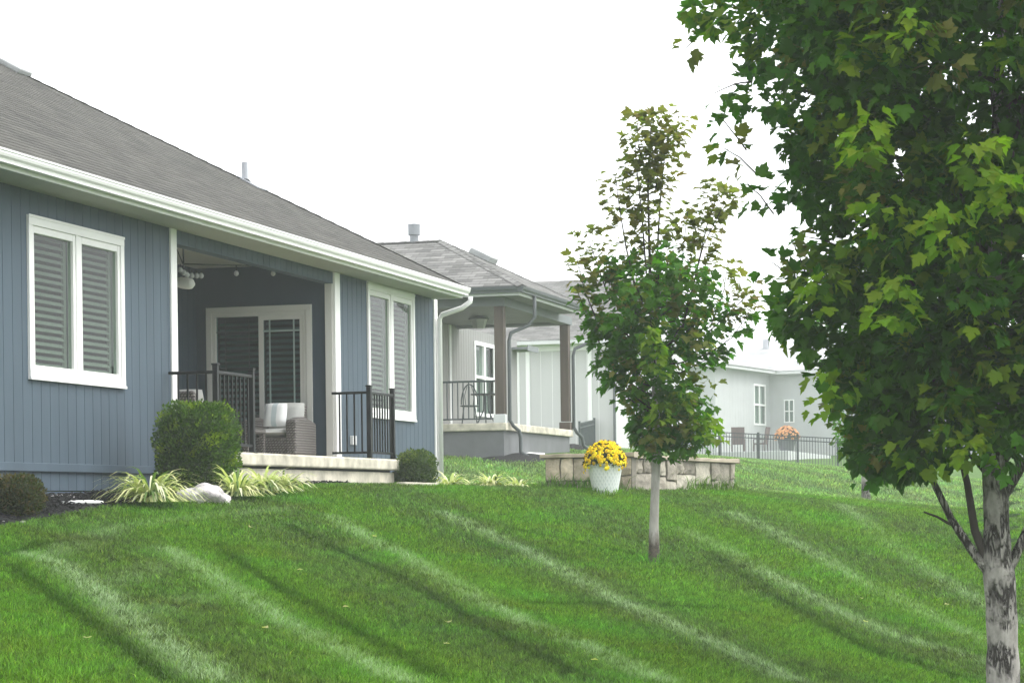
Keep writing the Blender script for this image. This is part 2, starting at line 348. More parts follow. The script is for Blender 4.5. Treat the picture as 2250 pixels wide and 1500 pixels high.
gp = np.array([atd(*p) for p in GP]+[(0,0,-1.62),(-12,15,-1.3),(-12,-18,-2.0),(5,-20,-2.1),(25,-20,-1.6),(0,12,-.6),(12,22,-.2),(25,25,.15),(38,30,.7),(60,-25,-.8),(110,-30,.6),(60,40,2.2)])
def tps_fit(P):
    n = len(P); d = np.linalg.norm(P[:, None, :2]-P[None, :, :2], axis=2); K = np.where(d > 0, d*d*np.log(d+1e-9), 0)
    A = np.zeros((n+3, n+3)); A[:n, :n] = K+np.eye(n)*2.0; A[:n, n] = 1; A[:n, n+1:] = P[:, :2]; A[n, :n] = 1; A[n+1:, :n] = P[:, :2].T
    return np.linalg.solve(A, np.r_[P[:, 2], 0, 0, 0])
TW = tps_fit(gp)
def gz(x, y):
    x = np.atleast_1d(np.asarray(x, float)); y = np.atleast_1d(np.asarray(y, float)); sh = x.shape; x = x.ravel(); y = y.ravel(); out = np.empty(len(x))
    for a in range(0, len(x), 50000):
        q = np.c_[x[a:a+50000], y[a:a+50000]]; d2 = ((q[:, None, :]-gp[None, :, :2])**2).sum(2)
        out[a:a+50000] = (.5*d2*np.log(d2+1e-9))@TW[:len(gp)]+TW[len(gp)]+q@TW[len(gp)+1:]
    return np.clip(out, -3.2, 6).reshape(sh)
def gz1(x, y): return float(gz([x], [y])[0])
def hit(px, py, d0=9, d1=95):
    d = ray(px, py); t = np.arange(d0, d1, .05); P = t[:, None]*d[None]; g = gz(P[:, 0], P[:, 1]); k = np.argmax(P[:, 2] <= g)
    if not (P[:, 2] <= g).any(): k = int(np.argmin(P[:, 2]-g))
    return np.array((P[k, 0], P[k, 1], g[k]))
def axis(lo, hi, a, b, fine, coarse):
    xs = list(np.arange(a, b, fine)); s = fine; x = a
    while x > lo: s = min(coarse, s*1.25); x -= s; xs.insert(0, x)
    x = xs[-1]; s = fine
    while x < hi: s = min(coarse, s*1.25); x += s; xs.append(x)
    return np.array(xs)
gx = axis(-40, 190, 6, 70, .3, 6); gy = axis(-110, 130, -3, 16, .3, 6)
GX, GY = np.meshgrid(gx, gy, indexing='ij'); V = np.c_[GX.ravel(), GY.ravel(), gz(GX, GY).ravel()]
ii, jj = np.meshgrid(np.arange(len(gx)-1), np.arange(len(gy)-1), indexing='ij'); i0 = (ii*len(gy)+jj).ravel()
go = build_np('ground', V, np.c_[i0, i0+len(gy), i0+len(gy)+1, i0+1], 'turf_base', smooth=True); go['kind'] = 'structure'

# mulch bed along the blue house
bed_px = [(-60,1180),(0,1160),(60,1147),(150,1129),(240,1113),(330,1104),(420,1095),(500,1086),(580,1081),(650,1071)]
bed = [hit(*p) for p in bed_px]; bed_x = np.array([p[0] for p in bed]); bed_y = np.array([p[1] for p in bed])
def bed_edge(x): return np.interp(x, np.r_[5, bed_x, 27.6, 34], np.r_[bed_y[0]-.5, bed_y, 10.35, 10.45])
mb = MB(); xs = np.arange(12, 33.3, .2)
rows = [(x, bed_edge(x)+(YF-.02-bed_edge(x))*t) for x in xs for t in np.linspace(0, 1, 9)]
zz = gz([q[0] for q in rows], [q[1] for q in rows])
mv = []
for (x, y), z, k in zip(rows, zz, range(len(rows))): mv.append((x, y, z+.012+.03*(k % 9 not in (0,))*(.5+.8*mnoise.noise((x*5, y*5, 0)))))
mb.add(mv, [(i*9+j, (i+1)*9+j, (i+1)*9+j+1, i*9+j+1) for i in range(len(xs)-1) for j in range(8)])
rb = random.Random(2)
for k in range(2600):
    x = rb.uniform(17, 29); y0 = bed_edge(x); y = y0+(YF-.06-y0)*rb.random(); a = rb.uniform(0, 3.14); L_ = rb.uniform(.012, .035); W_ = rb.uniform(.005, .012); tl = rb.uniform(-.6, .6)
    mb.obox((x, y, gz1(x, y)+rb.uniform(.03, .06)), (L_*math.cos(a)*math.cos(tl), L_*math.sin(a)*math.cos(tl), L_*math.sin(tl)), (-W_*math.sin(a), W_*math.cos(a), 0), (0, 0, .004))
o = build('mulch_bed', mb, 'mulch'); o['kind'] = 'structure'

# ------------------------------------------------------------------ blue house
HX0 = 9.0
corner = onY(953, 800, YF)[0]; HX1 = corner+.17
zs = onY(0, 400, YF)[2]                      # soffit height
YE = YF-.51
XE = onY(1032, 632, YE-.12)[0]
zg = onY(0, 323, YE-.12)[2]                  # gutter lip
H = thing('blue_house', (20, YF, gz1(20, YF)), 'slate blue one-storey house with white trim, grey shingle roof and recessed porch', 'house')
def grooved(mb, x0, x1, z0, z1, openings, Y=YF, th=.14, sp=.2, off=.07):
    xs = {x0, x1}; g = []
    x = math.floor(x0/sp)*sp+off
    while x < x1:
        if x0+.02 < x < x1-.03: g.append(x); xs |= {x, x+.009}
        x += sp
    for o in openings: xs |= {o[0], o[1]}
    xs = sorted(xs)
    for a, b in zip(xs[:-1], xs[1:]):
        if b-a < 1e-5: continue
        m = (a+b)/2; rec = .010 if any(abs(m-(q+.0045)) < .0046 for q in g) else 0
        seg = [(z0, z1)]
        for o in openings:
            if o[0]-1e-6 <= a and b <= o[1]+1e-6:
                ns = []
                for s0, s1 in seg:
                    if o[2] > s0: ns.append((s0, min(o[2], s1)))
                    if o[3] < s1: ns.append((max(o[3], s0), s1))
                seg = ns
        for s0, s1 in seg:
            if s1-s0 > 1e-4: mb.box((a, Y+rec, s0), (b, Y+th, s1))
    return mb
def win_rect(l, r, top, bot):
    a = onY(l, top, YF); b = onY(r, bot, YF); return a[0], b[0]
# windows: outer casing rectangles
W1 = (onY(60, 650, YF)[0], onY(270, 690, YF)[0], onY(61, 833, YF)[2], onY(59, 471, YF)[2])
W2 = (onY(806, 700, YF)[0], onY(909, 760, YF)[0], onY(910, 927, YF)[2], onY(804, 621, YF)[2]+.0)
XL = onY(374, 700, YF)[0]; XLi = onY(387, 700, YF)[0]           # left post of the porch opening
XRi = onY(735, 800, YF)[0]; XRo = onY(746, 800, YF)[0]
zband1 = onY(100, 1017, YF)[2]; zband0 = onY(100, 1036, YF)[2]; zsk = onY(100, 1077, YF)[2]
zbeam = onY(500, 563, YF)[2]
zslab = onY(700, 1000, YF-.6)[2]
zbot = gz1(20, YF)-.5
mb = MB()
grooved(mb, HX0, XL, zband1, zs, [W1]); grooved(mb, XRo, HX1-.17, zslab-.02, zs, [W2]); grooved(mb, HX0, XL, zsk, zband0, [], YF+.006)
mb.box((HX0, YF-.004, zbot), (XL, YF+.14, zsk-.012)); mb.box((XRo, YF-.004, zbot), (HX1-.17, YF+.14, zslab-.021))
build('wall', mb, 'blue_siding', H)
mb = MB(); mb.box((HX0, YF-.032, zband0), (XL, YF+.1, zband1)); build('band_board', mb, 'blue_siding', H, bevel=.006)
mb = MB(); grooved(mb, XLi, XRi, zbeam, zs, [], YF+.012, .16, .2, .12); build('porch_beam', mb, 'blue_siding', H)
mb = MB(); mb.box((XL, YF-.022, zslab-.4), (XLi, YF+.13, zs)); build('porch_trim', mb, 'white_trim', H, bevel=.006)
mb = MB(); mb.box((XRi, YF-.022, zslab), (XRo, YF+.02, zs-.001)); build('porch_trim', mb, 'white_trim', H, bevel=.006)
mb = MB(); mb.box((XRi-.02, YF+.021, zslab), (XRo-.01, YF+.13, zbeam)); build('porch_column', mb, 'column_paint', H, bevel=.006)
mb = MB(); mb.box((HX1-.17, YF-.022, zbot), (HX1+.0, YF+.14, zs)); build('corner_board', mb, 'white_trim', H, bevel=.006)
mb = MB(); mb.box((HX1-.14, YF+.141, zbot), (HX1-.01, YF+12.5, zs)); mb.box((HX0, YF+12.5, zbot), (HX1-.01, YF+12.64, zs)); mb.box((HX0, YF+.141, zbot), (HX0+.14, YF+12.49, zs))
build('side_wall', mb, 'blue_siding', H)
# porch interior
PD = onX(430, 720, XRi)[1]                   # back wall of the recess
zc = onX(470, 588, XRi)[2]
zc = max(zc, zbeam+.12)
mb = MB(); grooved(mb, XLi-.3, XRi+.2, zslab, zc, [], PD, .12, .2, .03); mb.box((XLi-.14, YF+.141, zslab), (XLi-.001, PD-.001, zc)); build('porch_back_wall', mb, 'shaded_blue_siding', H)
mb = MB(); mb.box((XLi-.3, YF+.18, zc), (XRi+.2, PD+.1, zc+.1)); build('porch_ceiling', mb, 'soffit_paint', H)
# end wall with sliding door
dl = onX(452, 700, XRi)[1]; dr = onX(684, 700, XRi)[1]; dt = onX(600, 671, XRi)[2]
mb = MB(); mb.box((XRi+.03, YF+.131, zslab), (XRi+.15, dr, zc)); mb.box((XRi+.03, dl, zslab), (XRi+.15, PD-.001, zc)); mb.box((XRi+.03, dr, dt), (XRi+.15, dl, zc))
build('porch_end_wall', mb, 'shaded_blue_siding', H)
D = MB(); X0 = XRi+.03; cw = .085
D.box((X0-.03, dr, zslab), (X0+.05, dr+cw, dt-cw)); D.box((X0-.03, dl-cw, zslab), (X0+.05, dl, dt-cw)); D.box((X0-.03, dr, dt-cw), (X0+.05, dl, dt))
j = .055
D.box((X0-.012, dr+cw, zslab), (X0+.08, dr+cw+j, dt-cw-j)); D.box((X0-.012, dl-cw-j, zslab), (X0+.08, dl-cw, dt-cw-j)); D.box((X0-.012, dr+cw, dt-cw-j), (X0+.08, dl-cw, dt-cw))
D.box((X0-.02, dr+cw, zslab), (X0+.08, dl-cw, zslab+.04))
door = build('sliding_door', D, 'column_paint', H, bevel=.005)
ym = (dl+dr)/2-.03; q = MB()
q.box((X0+.0, ym-.03, zslab+.04), (X0+.05, ym+.04, dt-cw-j)); q.box((X0+.002, dr+cw+j, zslab+.04), (X0+.045, dr+cw+j+.05, dt-cw-j)); q.box((X0+.002, dr+cw+j+.05, dt-cw-j-.06), (X0+.045, ym-.03, dt-cw-j)); q.box((X0+.002, dr+cw+j+.05, zslab+.04), (X0+.045, ym-.03, zslab+.12))
build('door_sash', q, 'column_paint', door)
a, b = dr+cw+j+.05, ym-.03; zt, zb = dt-cw-j-.06, zslab+.12
q = MB(); q.box((X0+.022, a, zb), (X0+.028, b, zt)); build('pane', q, 'door_glass', door)
q = MB(); q.box((X0+.030, ym+.04, zslab+.04), (X0+.036, dl-cw-j, dt-cw-j)); build('pane', q, 'door_glass', door)
q = MB()
for t in (.17, .83): q.box((X0+.012, a+(b-a)*t-.011, zb), (X0+.0215, a+(b-a)*t+.011, zt))
q.box((X0+.009, a, zt-.17), (X0+.0215, b, zt-.145)); q.box((X0+.009, a, zb+.17), (X0+.0215, b, zb+.19)); build('grille', q, 'grille_green', door)
q = MB()
for t in (.17, .83): q.box((X0+.0135, ym+.1+(dl-cw-j-ym-.15)*t-.006, zslab+.1), (X0+.022, ym+.1+(dl-cw-j-ym-.15)*t+.006, dt-cw-j-.05))
q.box((X0+.0145, ym+.04, dt-cw-j-.22), (X0+.0215, dl-cw-j, dt-cw-j-.205)); build('grille', q, 'dark_interior', door)
q = MB(); z = zslab+.08
while z < dt-cw-j-.02:
    for y0, y1 in ((a+.01, b-.01), (ym+.05, dl-cw-j-.02)): q.obox((X0+.10, (y0+y1)/2, z), (.016, 0, .020), (0, (y1-y0)/2, 0), (.002, 0, -.0015))
    z += .085
build('blinds', q, 'blind_slat', door)
q = MB(); q.box((X0+.145, dr+.02, zslab), (X0+.16, dl-.02, dt)); build('door_backing', q, 'dark_interior', door)
# windows
def shutter_window(name, R, split=(.5,), head=.10, side=.085, sill=.10, n_out=True):
    x0, x1, z0, z1 = R; m = MB()
    m.box((x0, YF-.03, z1-head), (x1, YF+.1, z1)); m.box((x0, YF-.03, z0), (x1, YF+.1, z0+sill)); m.box((x0, YF-.028, z0+sill), (x0+side, YF+.1, z1-head)); m.box((x1-side, YF-.028, z0+sill), (x1, YF+.1, z1-head))
    m.box((x0-.004, YF-.036, z1-.022), (x1+.004, YF-.0305, z1+.006)); m.box((x0-.006, YF-.042, z0-.0), (x1+.006, YF-.0305, z0+.03))
    f = build(name, m, 'white_trim', H, bevel=.005)
    ax, bx = x0+side, x1-side; az, bz = z0+sill, z1-head; mid = (ax+bx)/2; mw = .05
    g = MB(); g.box((mid-mw, YF-.024, az), (mid+mw, YF+.09, bz)); build('mullion', g, 'white_trim', f, bevel=.004)
    for u0, u1 in ((ax, mid-mw), (mid+mw, bx)):
        s = MB(); t = .055
        s.box((u0, YF-.012, az), (u0+t, YF+.06, bz)); s.box((u1-t, YF-.012, az), (u1, YF+.06, bz)); s.box((u0+t, YF-.011, bz-t-.02), (u1-t, YF+.06, bz)); s.box((u0+t, YF-.011, az), (u1-t, YF+.06, az+t))
        build('sash', s, 'white_trim', f, bevel=.006)
        g = MB(); g.box((u0+t, YF+.020, az+t), (u1-t, YF+.025, bz-t-.02)); build('pane', g, 'window_glass', f)
        l = MB(); L, R2 = u0+t+.012, u1-t-.012
        l.box((L-.012, YF+.075, az+.03), (L+.05, YF+.105, bz-.06)); l.box((R2-.05, YF+.075, az+.03), (R2+.012, YF+.105, bz-.06))
        z = az+t+.02
        while z < bz-t-.02:
            l.obox(((L+R2)/2, YF+.09, z), ((R2-L)/2-.05, 0, 0), (0, .023, .021), (0, -.003, .003)); z += .074
        build('shutter', l, 'shutter_paint', f)
    g = MB(); g.box((ax-.02, YF+.142, az-.05), (bx+.02, YF+.16, bz+.05)); build('backing', g, 'dark_interior', f)
    return f
shutter_window('window', W1); shutter_window('window', W2, head=.09, side=.075)
# white header board above the narrow window
mb = MB(); mb.box((W2[0]-.0, YF-.026, W2[3]+.013), (W2[1]+.0, YF-.001, zs-.002)); build('window_header', mb, 'white_trim', H, bevel=.004)
# eaves
zfas = onY(0, 367, YE)[2]
mb = MB(); mb.box((HX0, YE+.02, zs), (XE-.02, YF+.3, zs+.02)); build('soffit', mb, 'soffit_paint', H)
mb = MB(); mb.box((HX0, YE-.002, zs-.012), (XE, YE+.02, zg+.02)); mb.box((XE-.02, YE+.021, zs-.012), (XE, YF+12.9, zg+.02)); build('fascia', mb, 'white_trim', H, bevel=.003)
gp_ = [(0,0,.005),(0,-.118,.0),(0,-.130,0),(0,-.130,-.018),(0,-.120,-.024),(0,-.122,-.04),(0,-.112,-.066),(0,-.092,-.088),(0,-.086,-.108),(0,-.086,-.122),(0,-.004,-.122)]
mb = MB(); mb.extrude([(0, p[1]+.118, p[2]) for p in gp_][::-1] if False else [(0, p[1]+.0, p[2]) for p in gp_], (HX0, YE-.004, zg), (XE+.03, YE-.004, zg)); build('gutter', mb, 'gutter_white', H)
dsx = HX1-.075
mb = MB()
pth = [(dsx+.06, YE-.07, zg-.122), (dsx+.055, YE-.07, zg-.20), (dsx+.02, YE+.06, zg-.30), (dsx, YF-.12, zg-.40), (dsx, YF-.075, zg-.47), (dsx, YF-.072, gz1(dsx, YF)+.02)]
mb.tube(pth, .042, 10); build('downspout', mb, 'white_trim', H, smooth=True)
# roof
PITCH = .553
def roof_slope(mb, xa, hipdir_a, xb, hipdir_b, y0, z0, run, pitch, row=.145, step=.007, axis='Y', sgn=1):
    """sawtooth shingle courses: eave at y0,z0 rising with sgn*Y; ends cut by hips at 45 deg (hipdir 1) or straight (0)"""
    cs = math.sqrt(1+pitch*pitch); dy = row/cs; n = int(run/dy)+1
    for k in range(n):
        t0, t1 = k*dy, min((k+1)*dy+.012, run); t1b = min((k+1)*dy, run)
        A0, A1 = xa+hipdir_a*t0, xa+hipdir_a*t1; B0, B1 = xb-hipdir_b*t0, xb-hipdir_b*t1
        if B0-A0 < .02: break
        def P(x, t, dz): return (x, y0+sgn*t, z0+pitch*t+dz) if axis == 'Y' else (y0+sgn*t, x, z0+pitch*t+dz)
        vs = [P(A0, t0, step), P(B0, t0, step), P(B1, t1, 0), P(A1, t1, 0), P(A0, t0, -.012), P(B0, t0, -.012)]
        u = [(A0, k*row+.002), (B0, k*row+.002), (B1, k*row+row-.002), (A1, k*row+row-.002)]
        mb.add(vs, [(0, 1, 2, 3), (4, 5, 1, 0)], [u, [(A0, k*row+.01), (B0, k*row+.01), (B0, k*row+.02), (A0, k*row+.02)]])
def hip_caps(mb, p, q, n, wd=.13):
    p, q = np.array(p, float), np.array(q, float); d = (q-p)/n; h = np.array((d[1], -d[0], 0)); h /= np.linalg.norm(h)
    for k in range(n):
        a = p+d*k; b = a+d*1.12; up = np.array((0, 0, .022)); lo = np.array((0, 0, -.03))
        mb.add([a+up, a+h*wd+lo, b+h*wd+lo+(0, 0, .0), b+up*.4, a-h*wd+lo, b-h*wd+lo, a+up*.2+h*0-(0, 0, .03)], [(0, 1, 2, 3), (0, 3, 5, 4), (0, 4, 6), (0, 6, 1)],
               [[(0, k*.3), (.2, k*.3), (.2, k*.3+.14), (0, k*.3+.14)]]*2+[[(0, 0)]*3]*2)
RUN = 6.9; ze0 = zg+.012; yr0 = YE-.055
mb = MB(); roof_slope(mb, HX0-.3, 0, XE+.06, 1, yr0, ze0, RUN, PITCH)
roof_slope(mb, yr0, 1, yr0+2*RUN, 1, XE+.06, ze0, RUN, PITCH, axis='X', sgn=-1)
roof_slope(mb, HX0-.3, 0, XE+.06, 1, yr0+2*RUN, ze0, RUN, PITCH, sgn=-1)
hip_caps(mb, (XE+.06, yr0, ze0), (XE+.06-RUN, yr0+RUN, ze0+PITCH*RUN), 42)
hip_caps(mb, (HX0-.3, yr0+RUN, ze0+PITCH*RUN), (XE+.06-RUN, yr0+RUN, ze0+PITCH*RUN), 60)
mb.add([(HX0-.3, yr0+.02, ze0-.01), (HX0-.3, yr0+2*RUN, ze0-.01), (HX0-.3, yr0+RUN, ze0+PITCH*RUN-.02)], [(0, 1, 2)], [[(0, 0)]*3])
roof = build('roof', mb, 'shingle_near', H)
def roof_pt(x, t, dz=0): return np.array((x, yr0+t, ze0+PITCH*t+dz))
# plumbing vent and box vent on the roof
def hip_pt(px):
    """point of the hip seen at photo column px"""
    best = min((abs((np.dot(p, CR)/np.dot(p, _f))*FPX+PX0-px), t) for t in np.arange(0, RUN, .01) for p in [np.array((XE+.06-t, yr0+t, ze0+PITCH*t))]); return best[1]
t = hip_pt(536); pv = roof_pt(XE+.06-t-.04, t-.03)
m = MB(); m.tube([pv-(0, 0, .1), pv+(0, 0, .285)], .048, 14); vp = build('vent_pipe', m, 'pvc_white', roof, smooth=False)
m = MB(); m.obox(pv+np.array((.06, -.10, -.035)), (.19, 0, 0), (0, .17, .17*PITCH), (0, -.004, .008)); build('vent_flashing', m, 'pvc_white', roof)
m = MB(); m.lathe(pv+np.array((0, 0, -.04)), [(.11, 0), (.075, .05), (.06, .07)], 14); build('vent_boot', m, 'dark_interior', roof)
t = hip_pt(40); bv = roof_pt(XE+.06-t-.12, t+.0, .045)
m = MB(); m.obox(bv, (.20, 0, 0), (0, .17, .17*PITCH), (0, -.02, .035)); build('box_vent', m, 'vent_box', roof, bevel=.02)
# porch slab and foundation
YS = 10.52; SX0 = XL-.1; SX1 = onY(880, 1020, YS)[0]
zst = onY(877, 1009, YS)[2]; zsb = onY(875, 1033, YS)[2]; zslab = zst
mb = MB(); mb.box((SX0, YS, zsb), (SX1, YF-.024, zst)); mb.box((XL-.02, YF-.024, zsb), (XRo+.1, PD+.1, zst-.002)); build('porch_slab', mb, 'concrete', H, bevel=.022)
mb = MB(); mb.box((SX0+.05, YS+.07, zbot), (SX1-.07, YF-.03, zsb-.03)); build('porch_foundation', mb, 'concrete', H, bevel=.012)
mb = MB(); mb.box((SX0+.08, YS+.12, zsb-.031), (SX1-.12, YF-.04, zsb)); build('slab_shade_filler', mb, 'dark_interior', H)  # dark filler standing in for the shade below the slab overhang
# outlet box on the wall
oc = onY(776, 968, YF); mb = MB(); mb.box((oc[0]-.14, YF-.05, oc[2]-.06), (oc[0]+.02, YF+.0, oc[2]+.07)); mb.box((oc[0]-.10, YF-.062, oc[2]-.05), (oc[0]-.02, YF-.0505, oc[2]+.05)); build('outlet_box', mb, 'grey_trim', H, bevel=.008)
# white fixture under the porch ceiling
fx = onX(408, 623, XLi+1.6)
# ------------------------------------------------------------------ porch railings
def railing(label, legs, zt_over=.92, post=.032):
    """legs: list of (p, q, wall_at_p, post_at_q) floor points"""
    b = legs[0][1]; r = thing('porch_railing', (b[0], b[1], zst), label, 'railing', 'black metal railings of the blue porch')
    for k, (p, q) in enumerate(legs):
        p, q = np.array(p), np.array(q); d = q-p; L = np.linalg.norm(d); d /= L
        m = MB(); e = np.array((-d[1], d[0], 0))
        m.obox((p+q)/2+np.array((0, 0, zt_over)), d*L/2, e*.024, (0, 0, .018)); build('top_rail', m, 'black_metal', r, bevel=.006)
        m = MB(); m.obox((p+q)/2+np.array((0, 0, .085)), d*L/2, e*.018, (0, 0, .016)); build('bottom_rail', m, 'black_metal', r)
        n = max(2, int(round(L/.118)))
        for i in range(1, n):
            c = p+d*L*i/n; m = MB(); m.obox(c+np.array((0, 0, .5)), d*.0095, e*.0095, (0, 0, .402)); build('baluster', m, 'black_metal', r)
    for (p, q) in legs:
        c = np.array(q); m = MB(); m.box((c[0]-post, c[1]-post, c[2]+.012), (c[0]+post, c[1]+post, c[2]+1.0)); m.box((c[0]-post-.008, c[1]-post-.008, c[2]+1.0005), (c[0]+post+.008, c[1]+post+.008, c[2]+1.022)); m.box((c[0]-post-.03, c[1]-post-.03, c[2]+.0005), (c[0]+post+.03, c[1]+post+.03, c[2]+.0119))
        build('post', m, 'black_metal', r, bevel=.004)
    return r
XA = onY(366, 826, YF)[0]; YA = onX(494, 826, XA)[1]; XB = onY(572, 830, YA)[0]
zh = onX(493, 815, XA)[2]
YA = max(YA, YS+.06)
railing('black metal railing left of the porch steps, beside the big clipped shrub', [((XA, YF-.03, zst), (XA, YA, zst)), ((XA, YA, zst), (XB, YA, zst))])
YB = YS+.10; XC = onY(811, 870, YB)[0]; XD = onY(862, 870, YB)[0]
railing('black metal railing right of the porch steps, in front of the narrow window', [((XC, YF-.03, zst), (XC, YB, zst)), ((XC, YB, zst), (XD, YB, zst))])

# ------------------------------------------------------------------ porch furniture
def cushion(c, ex, ey, ez, n=8, puff=.35, uv=False):
    """rounded pillow box, puffed on its ez sides"""
    c, ex, ey, ez = (np.array(q, float) for q in (c, ex, ey, ez)); m = MB(); vs = []; fs = []; us = []
    for s in (-1, 1):
        o = len(vs)
        for i in range(n+1):
            for k in range(n+1):
                a, b = 2*i/n-1, 2*k/n-1; pin = 1-.05*(a*a)*(b*b)
                h = (1-abs(a)**4)*(1-abs(b)**4); vs.append(c+ex*a*pin+ey*b*pin+ez*s*((1-puff)*min(1, 3*min(1-abs(a), 1-abs(b)))+puff*h))
        for i in range(n):
            for k in range(n):
                q = (o+i*(n+1)+k, o+(i+1)*(n+1)+k, o+(i+1)*(n+1)+k+1, o+i*(n+1)+k+1); q2 = [((i)/n, k/n), ((i+1)/n, k/n), ((i+1)/n, (k+1)/n), (i/n, (k+1)/n)]
                fs.append(q if s > 0 else q[::-1]); us.append(q2 if s > 0 else q2[::-1])
    m.add(vs, fs, us if uv else None); return m
def wicker_chair(loc, label, w=.80, dp=.82, rz=0, flip=1):
    """front towards -X*flip"""
    t = thing('wicker_armchair', loc, label, 'armchair', 'wicker armchairs on the porch'); x, y, z = loc; F = flip
    def bx(m, a, b): m.box((x+F*a[0], y+a[1], z+a[2]), (x+F*b[0], y+b[1], z+b[2]))
    m = MB(); bx(m, (-dp/2+.03, -w/2+.151, .07), (dp/2, w/2-.151, .30)); build('seat_frame', m, 'wicker', t, bevel=.02)
    for s in (-1, 1):
        m = MB(); y0 = s*(w/2); y1 = s*(w/2-.15); prof = [(-dp/2, .05), (dp/2, .05), (dp/2, .50), (dp/2-.25, .56), (0, .585), (-dp/2+.2, .57), (-dp/2, .53)]
        m.add([(x+F*p[0], y+y0, z+p[1]) for p in prof]+[(x+F*p[0], y+y1, z+p[1]) for p in prof], [tuple(range(7)), tuple(range(13, 6, -1))]+[(i, i+7, (i+1) % 7+7, (i+1) % 7) for i in range(7)])
        build('arm', m, 'wicker', t, bevel=.03)
    m = MB(); m.obox((x+F*(dp/2-.02), y, z+.50), (.05, 0, 0), (0, w/2-.155, 0), (F*.05, 0, .27)); build('backrest', m, 'wicker', t, bevel=.03)
    for sx in (-1, 1):
        for sy in (-1, 1):
            m = MB(); m.box((x+sx*(dp/2-.05)-.025, y+sy*(w/2-.05)-.025, z), (x+sx*(dp/2-.05)+.025, y+sy*(w/2-.05)+.025, z+.0499)); build('leg', m, 'dark_interior', t)
    build('seat_cushion', cushion((x+F*-.04, y, z+.365), (dp/2-.07, 0, 0), (0, w/2-.165, 0), (0, 0, .065)), 'cushion_grey', t, smooth=True)
    build('back_cushion', cushion((x+F*(dp/2-.17), y-.02, z+.60), (0, w/2-.14, 0), (F*.05, 0, .20), (F*.085, 0, -.02)), 'cushion_grey', t, smooth=True)
    return t
ac = onX(667, 950, XRi-.62); cx = XRi-.62
cyR = onX(650, 950, cx-.40)[1]                       # outer side of the right arm
ch = wicker_chair((cx, cyR+.40, zst), 'wicker armchair with grey cushions by the white porch column')
pc = onX(605, 911, cx-.17)
tag(build('throw_pillow', cushion(pc, (0, -.17, .0), (.05, 0, .165), (.06, 0, -.02), uv=True), 'striped_fabric', loc=pc, smooth=True), 'white throw pillow with a pale grey band on the wicker armchair', 'pillow')
c2 = onX(418, 900, XLi+1.1)
wicker_chair((XLi+1.3, c2[1]+.02, zst), 'wicker armchair seen from behind the left railing and white porch trim', flip=-1, w=.7)
m = MB(); tb = onX(520, 960, XRi-1.5); tl = thing('coffee_table', (tb[0], tb[1], zst), 'low wicker coffee table behind the left black railing', 'table')
m.box((tb[0]-.32, tb[1]-.3, zst+.34), (tb[0]+.32, tb[1]+.3, zst+.40)); build('tabletop', m, 'wicker', tl, bevel=.012)
for sx in (-1, 1):
    for sy in (-1, 1):
        m = MB(); m.box((tb[0]+sx*.28-.03, tb[1]+sy*.26-.03, zst), (tb[0]+sx*.28+.03, tb[1]+sy*.26+.03, zst+.339)); build('leg', m, 'wicker', tl)
jp = (tb[0], tb[1]+.12, zst+.4); m = MB(); m.lathe(jp, [(.05, 0), (.07, .06), (.065, .14), (.045, .17), (.05, .19)], 16); tag(build('white_jar', m, 'pale_plastic', loc=jp, smooth=True), 'small white jar standing on the porch coffee table', 'jar')
# white rounded fixture and string lights
fx = onX(407, 622, XLi+2.2); fx[1] = min(fx[1], PD-.12)
f = thing('porch_fixture', fx, 'white rounded fixture hanging high at the back of the porch', 'light fixture'); m = MB()
pts = []; rs = []
for k in range(9): a = -1+k/4; pts.append(fx+np.array((0, -.13*a, -.02*a))); rs.append(.075*max(.25, (1-abs(a)**4)**.5))
m.tube(pts, rs, 16); build('housing', m, 'pale_plastic', f, smooth=True); m = MB(); m.tube([fx+(0, .02, .05), (fx[0], fx[1]+.02, zc)], .012, 8); build('stem', m, 'dark_interior', f)
sp_px = [(388, 572, .5), (398, 578, .8), (440, 578, 1.2), (520, 583, 2.0), (600, 584, 2.9)]
P = [onX(px, py, XLi+dx) for px, py, dx in [(389, 548, .6), (402, 580, .9), (440, 581, 1.4), (519, 583, 2.4), (600, 584, 3.6), (640, 590, 4.2)]]
for p in P: p[2] = min(p[2], zc-.02); p[1] = min(p[1], PD-.1)
sl_ = thing('string_lights', P[0], 'dark cable of round bulbs strung under the porch ceiling', 'string lights'); m = MB(); m.tube(P, .008, 6); build('cable', m, 'black_metal', sl_)
def bulb(p, drop):
    m = MB(); m.tube([p, p-np.array((0, 0, drop))], .009, 6); so_ = build('socket', m, 'black_metal', sl_); c = p-np.array((0, 0, drop+.035)); m = MB()
    m.lathe(c-np.array((0, 0, .035)), [(.005, 0), (.026, .012), (.034, .035), (.026, .058), (.014, .072)], 10); build('bulb', m, 'bulb_glass', so_, smooth=True)
for k in (3, 4): bulb(P[k], .07)
for px, py in ((396, 590), (404, 596), (411, 601), (421, 603), (432, 603), (442, 603)): q = onX(px, py-10, XLi+1.0+.012*(px-396)); bulb(q, .04)

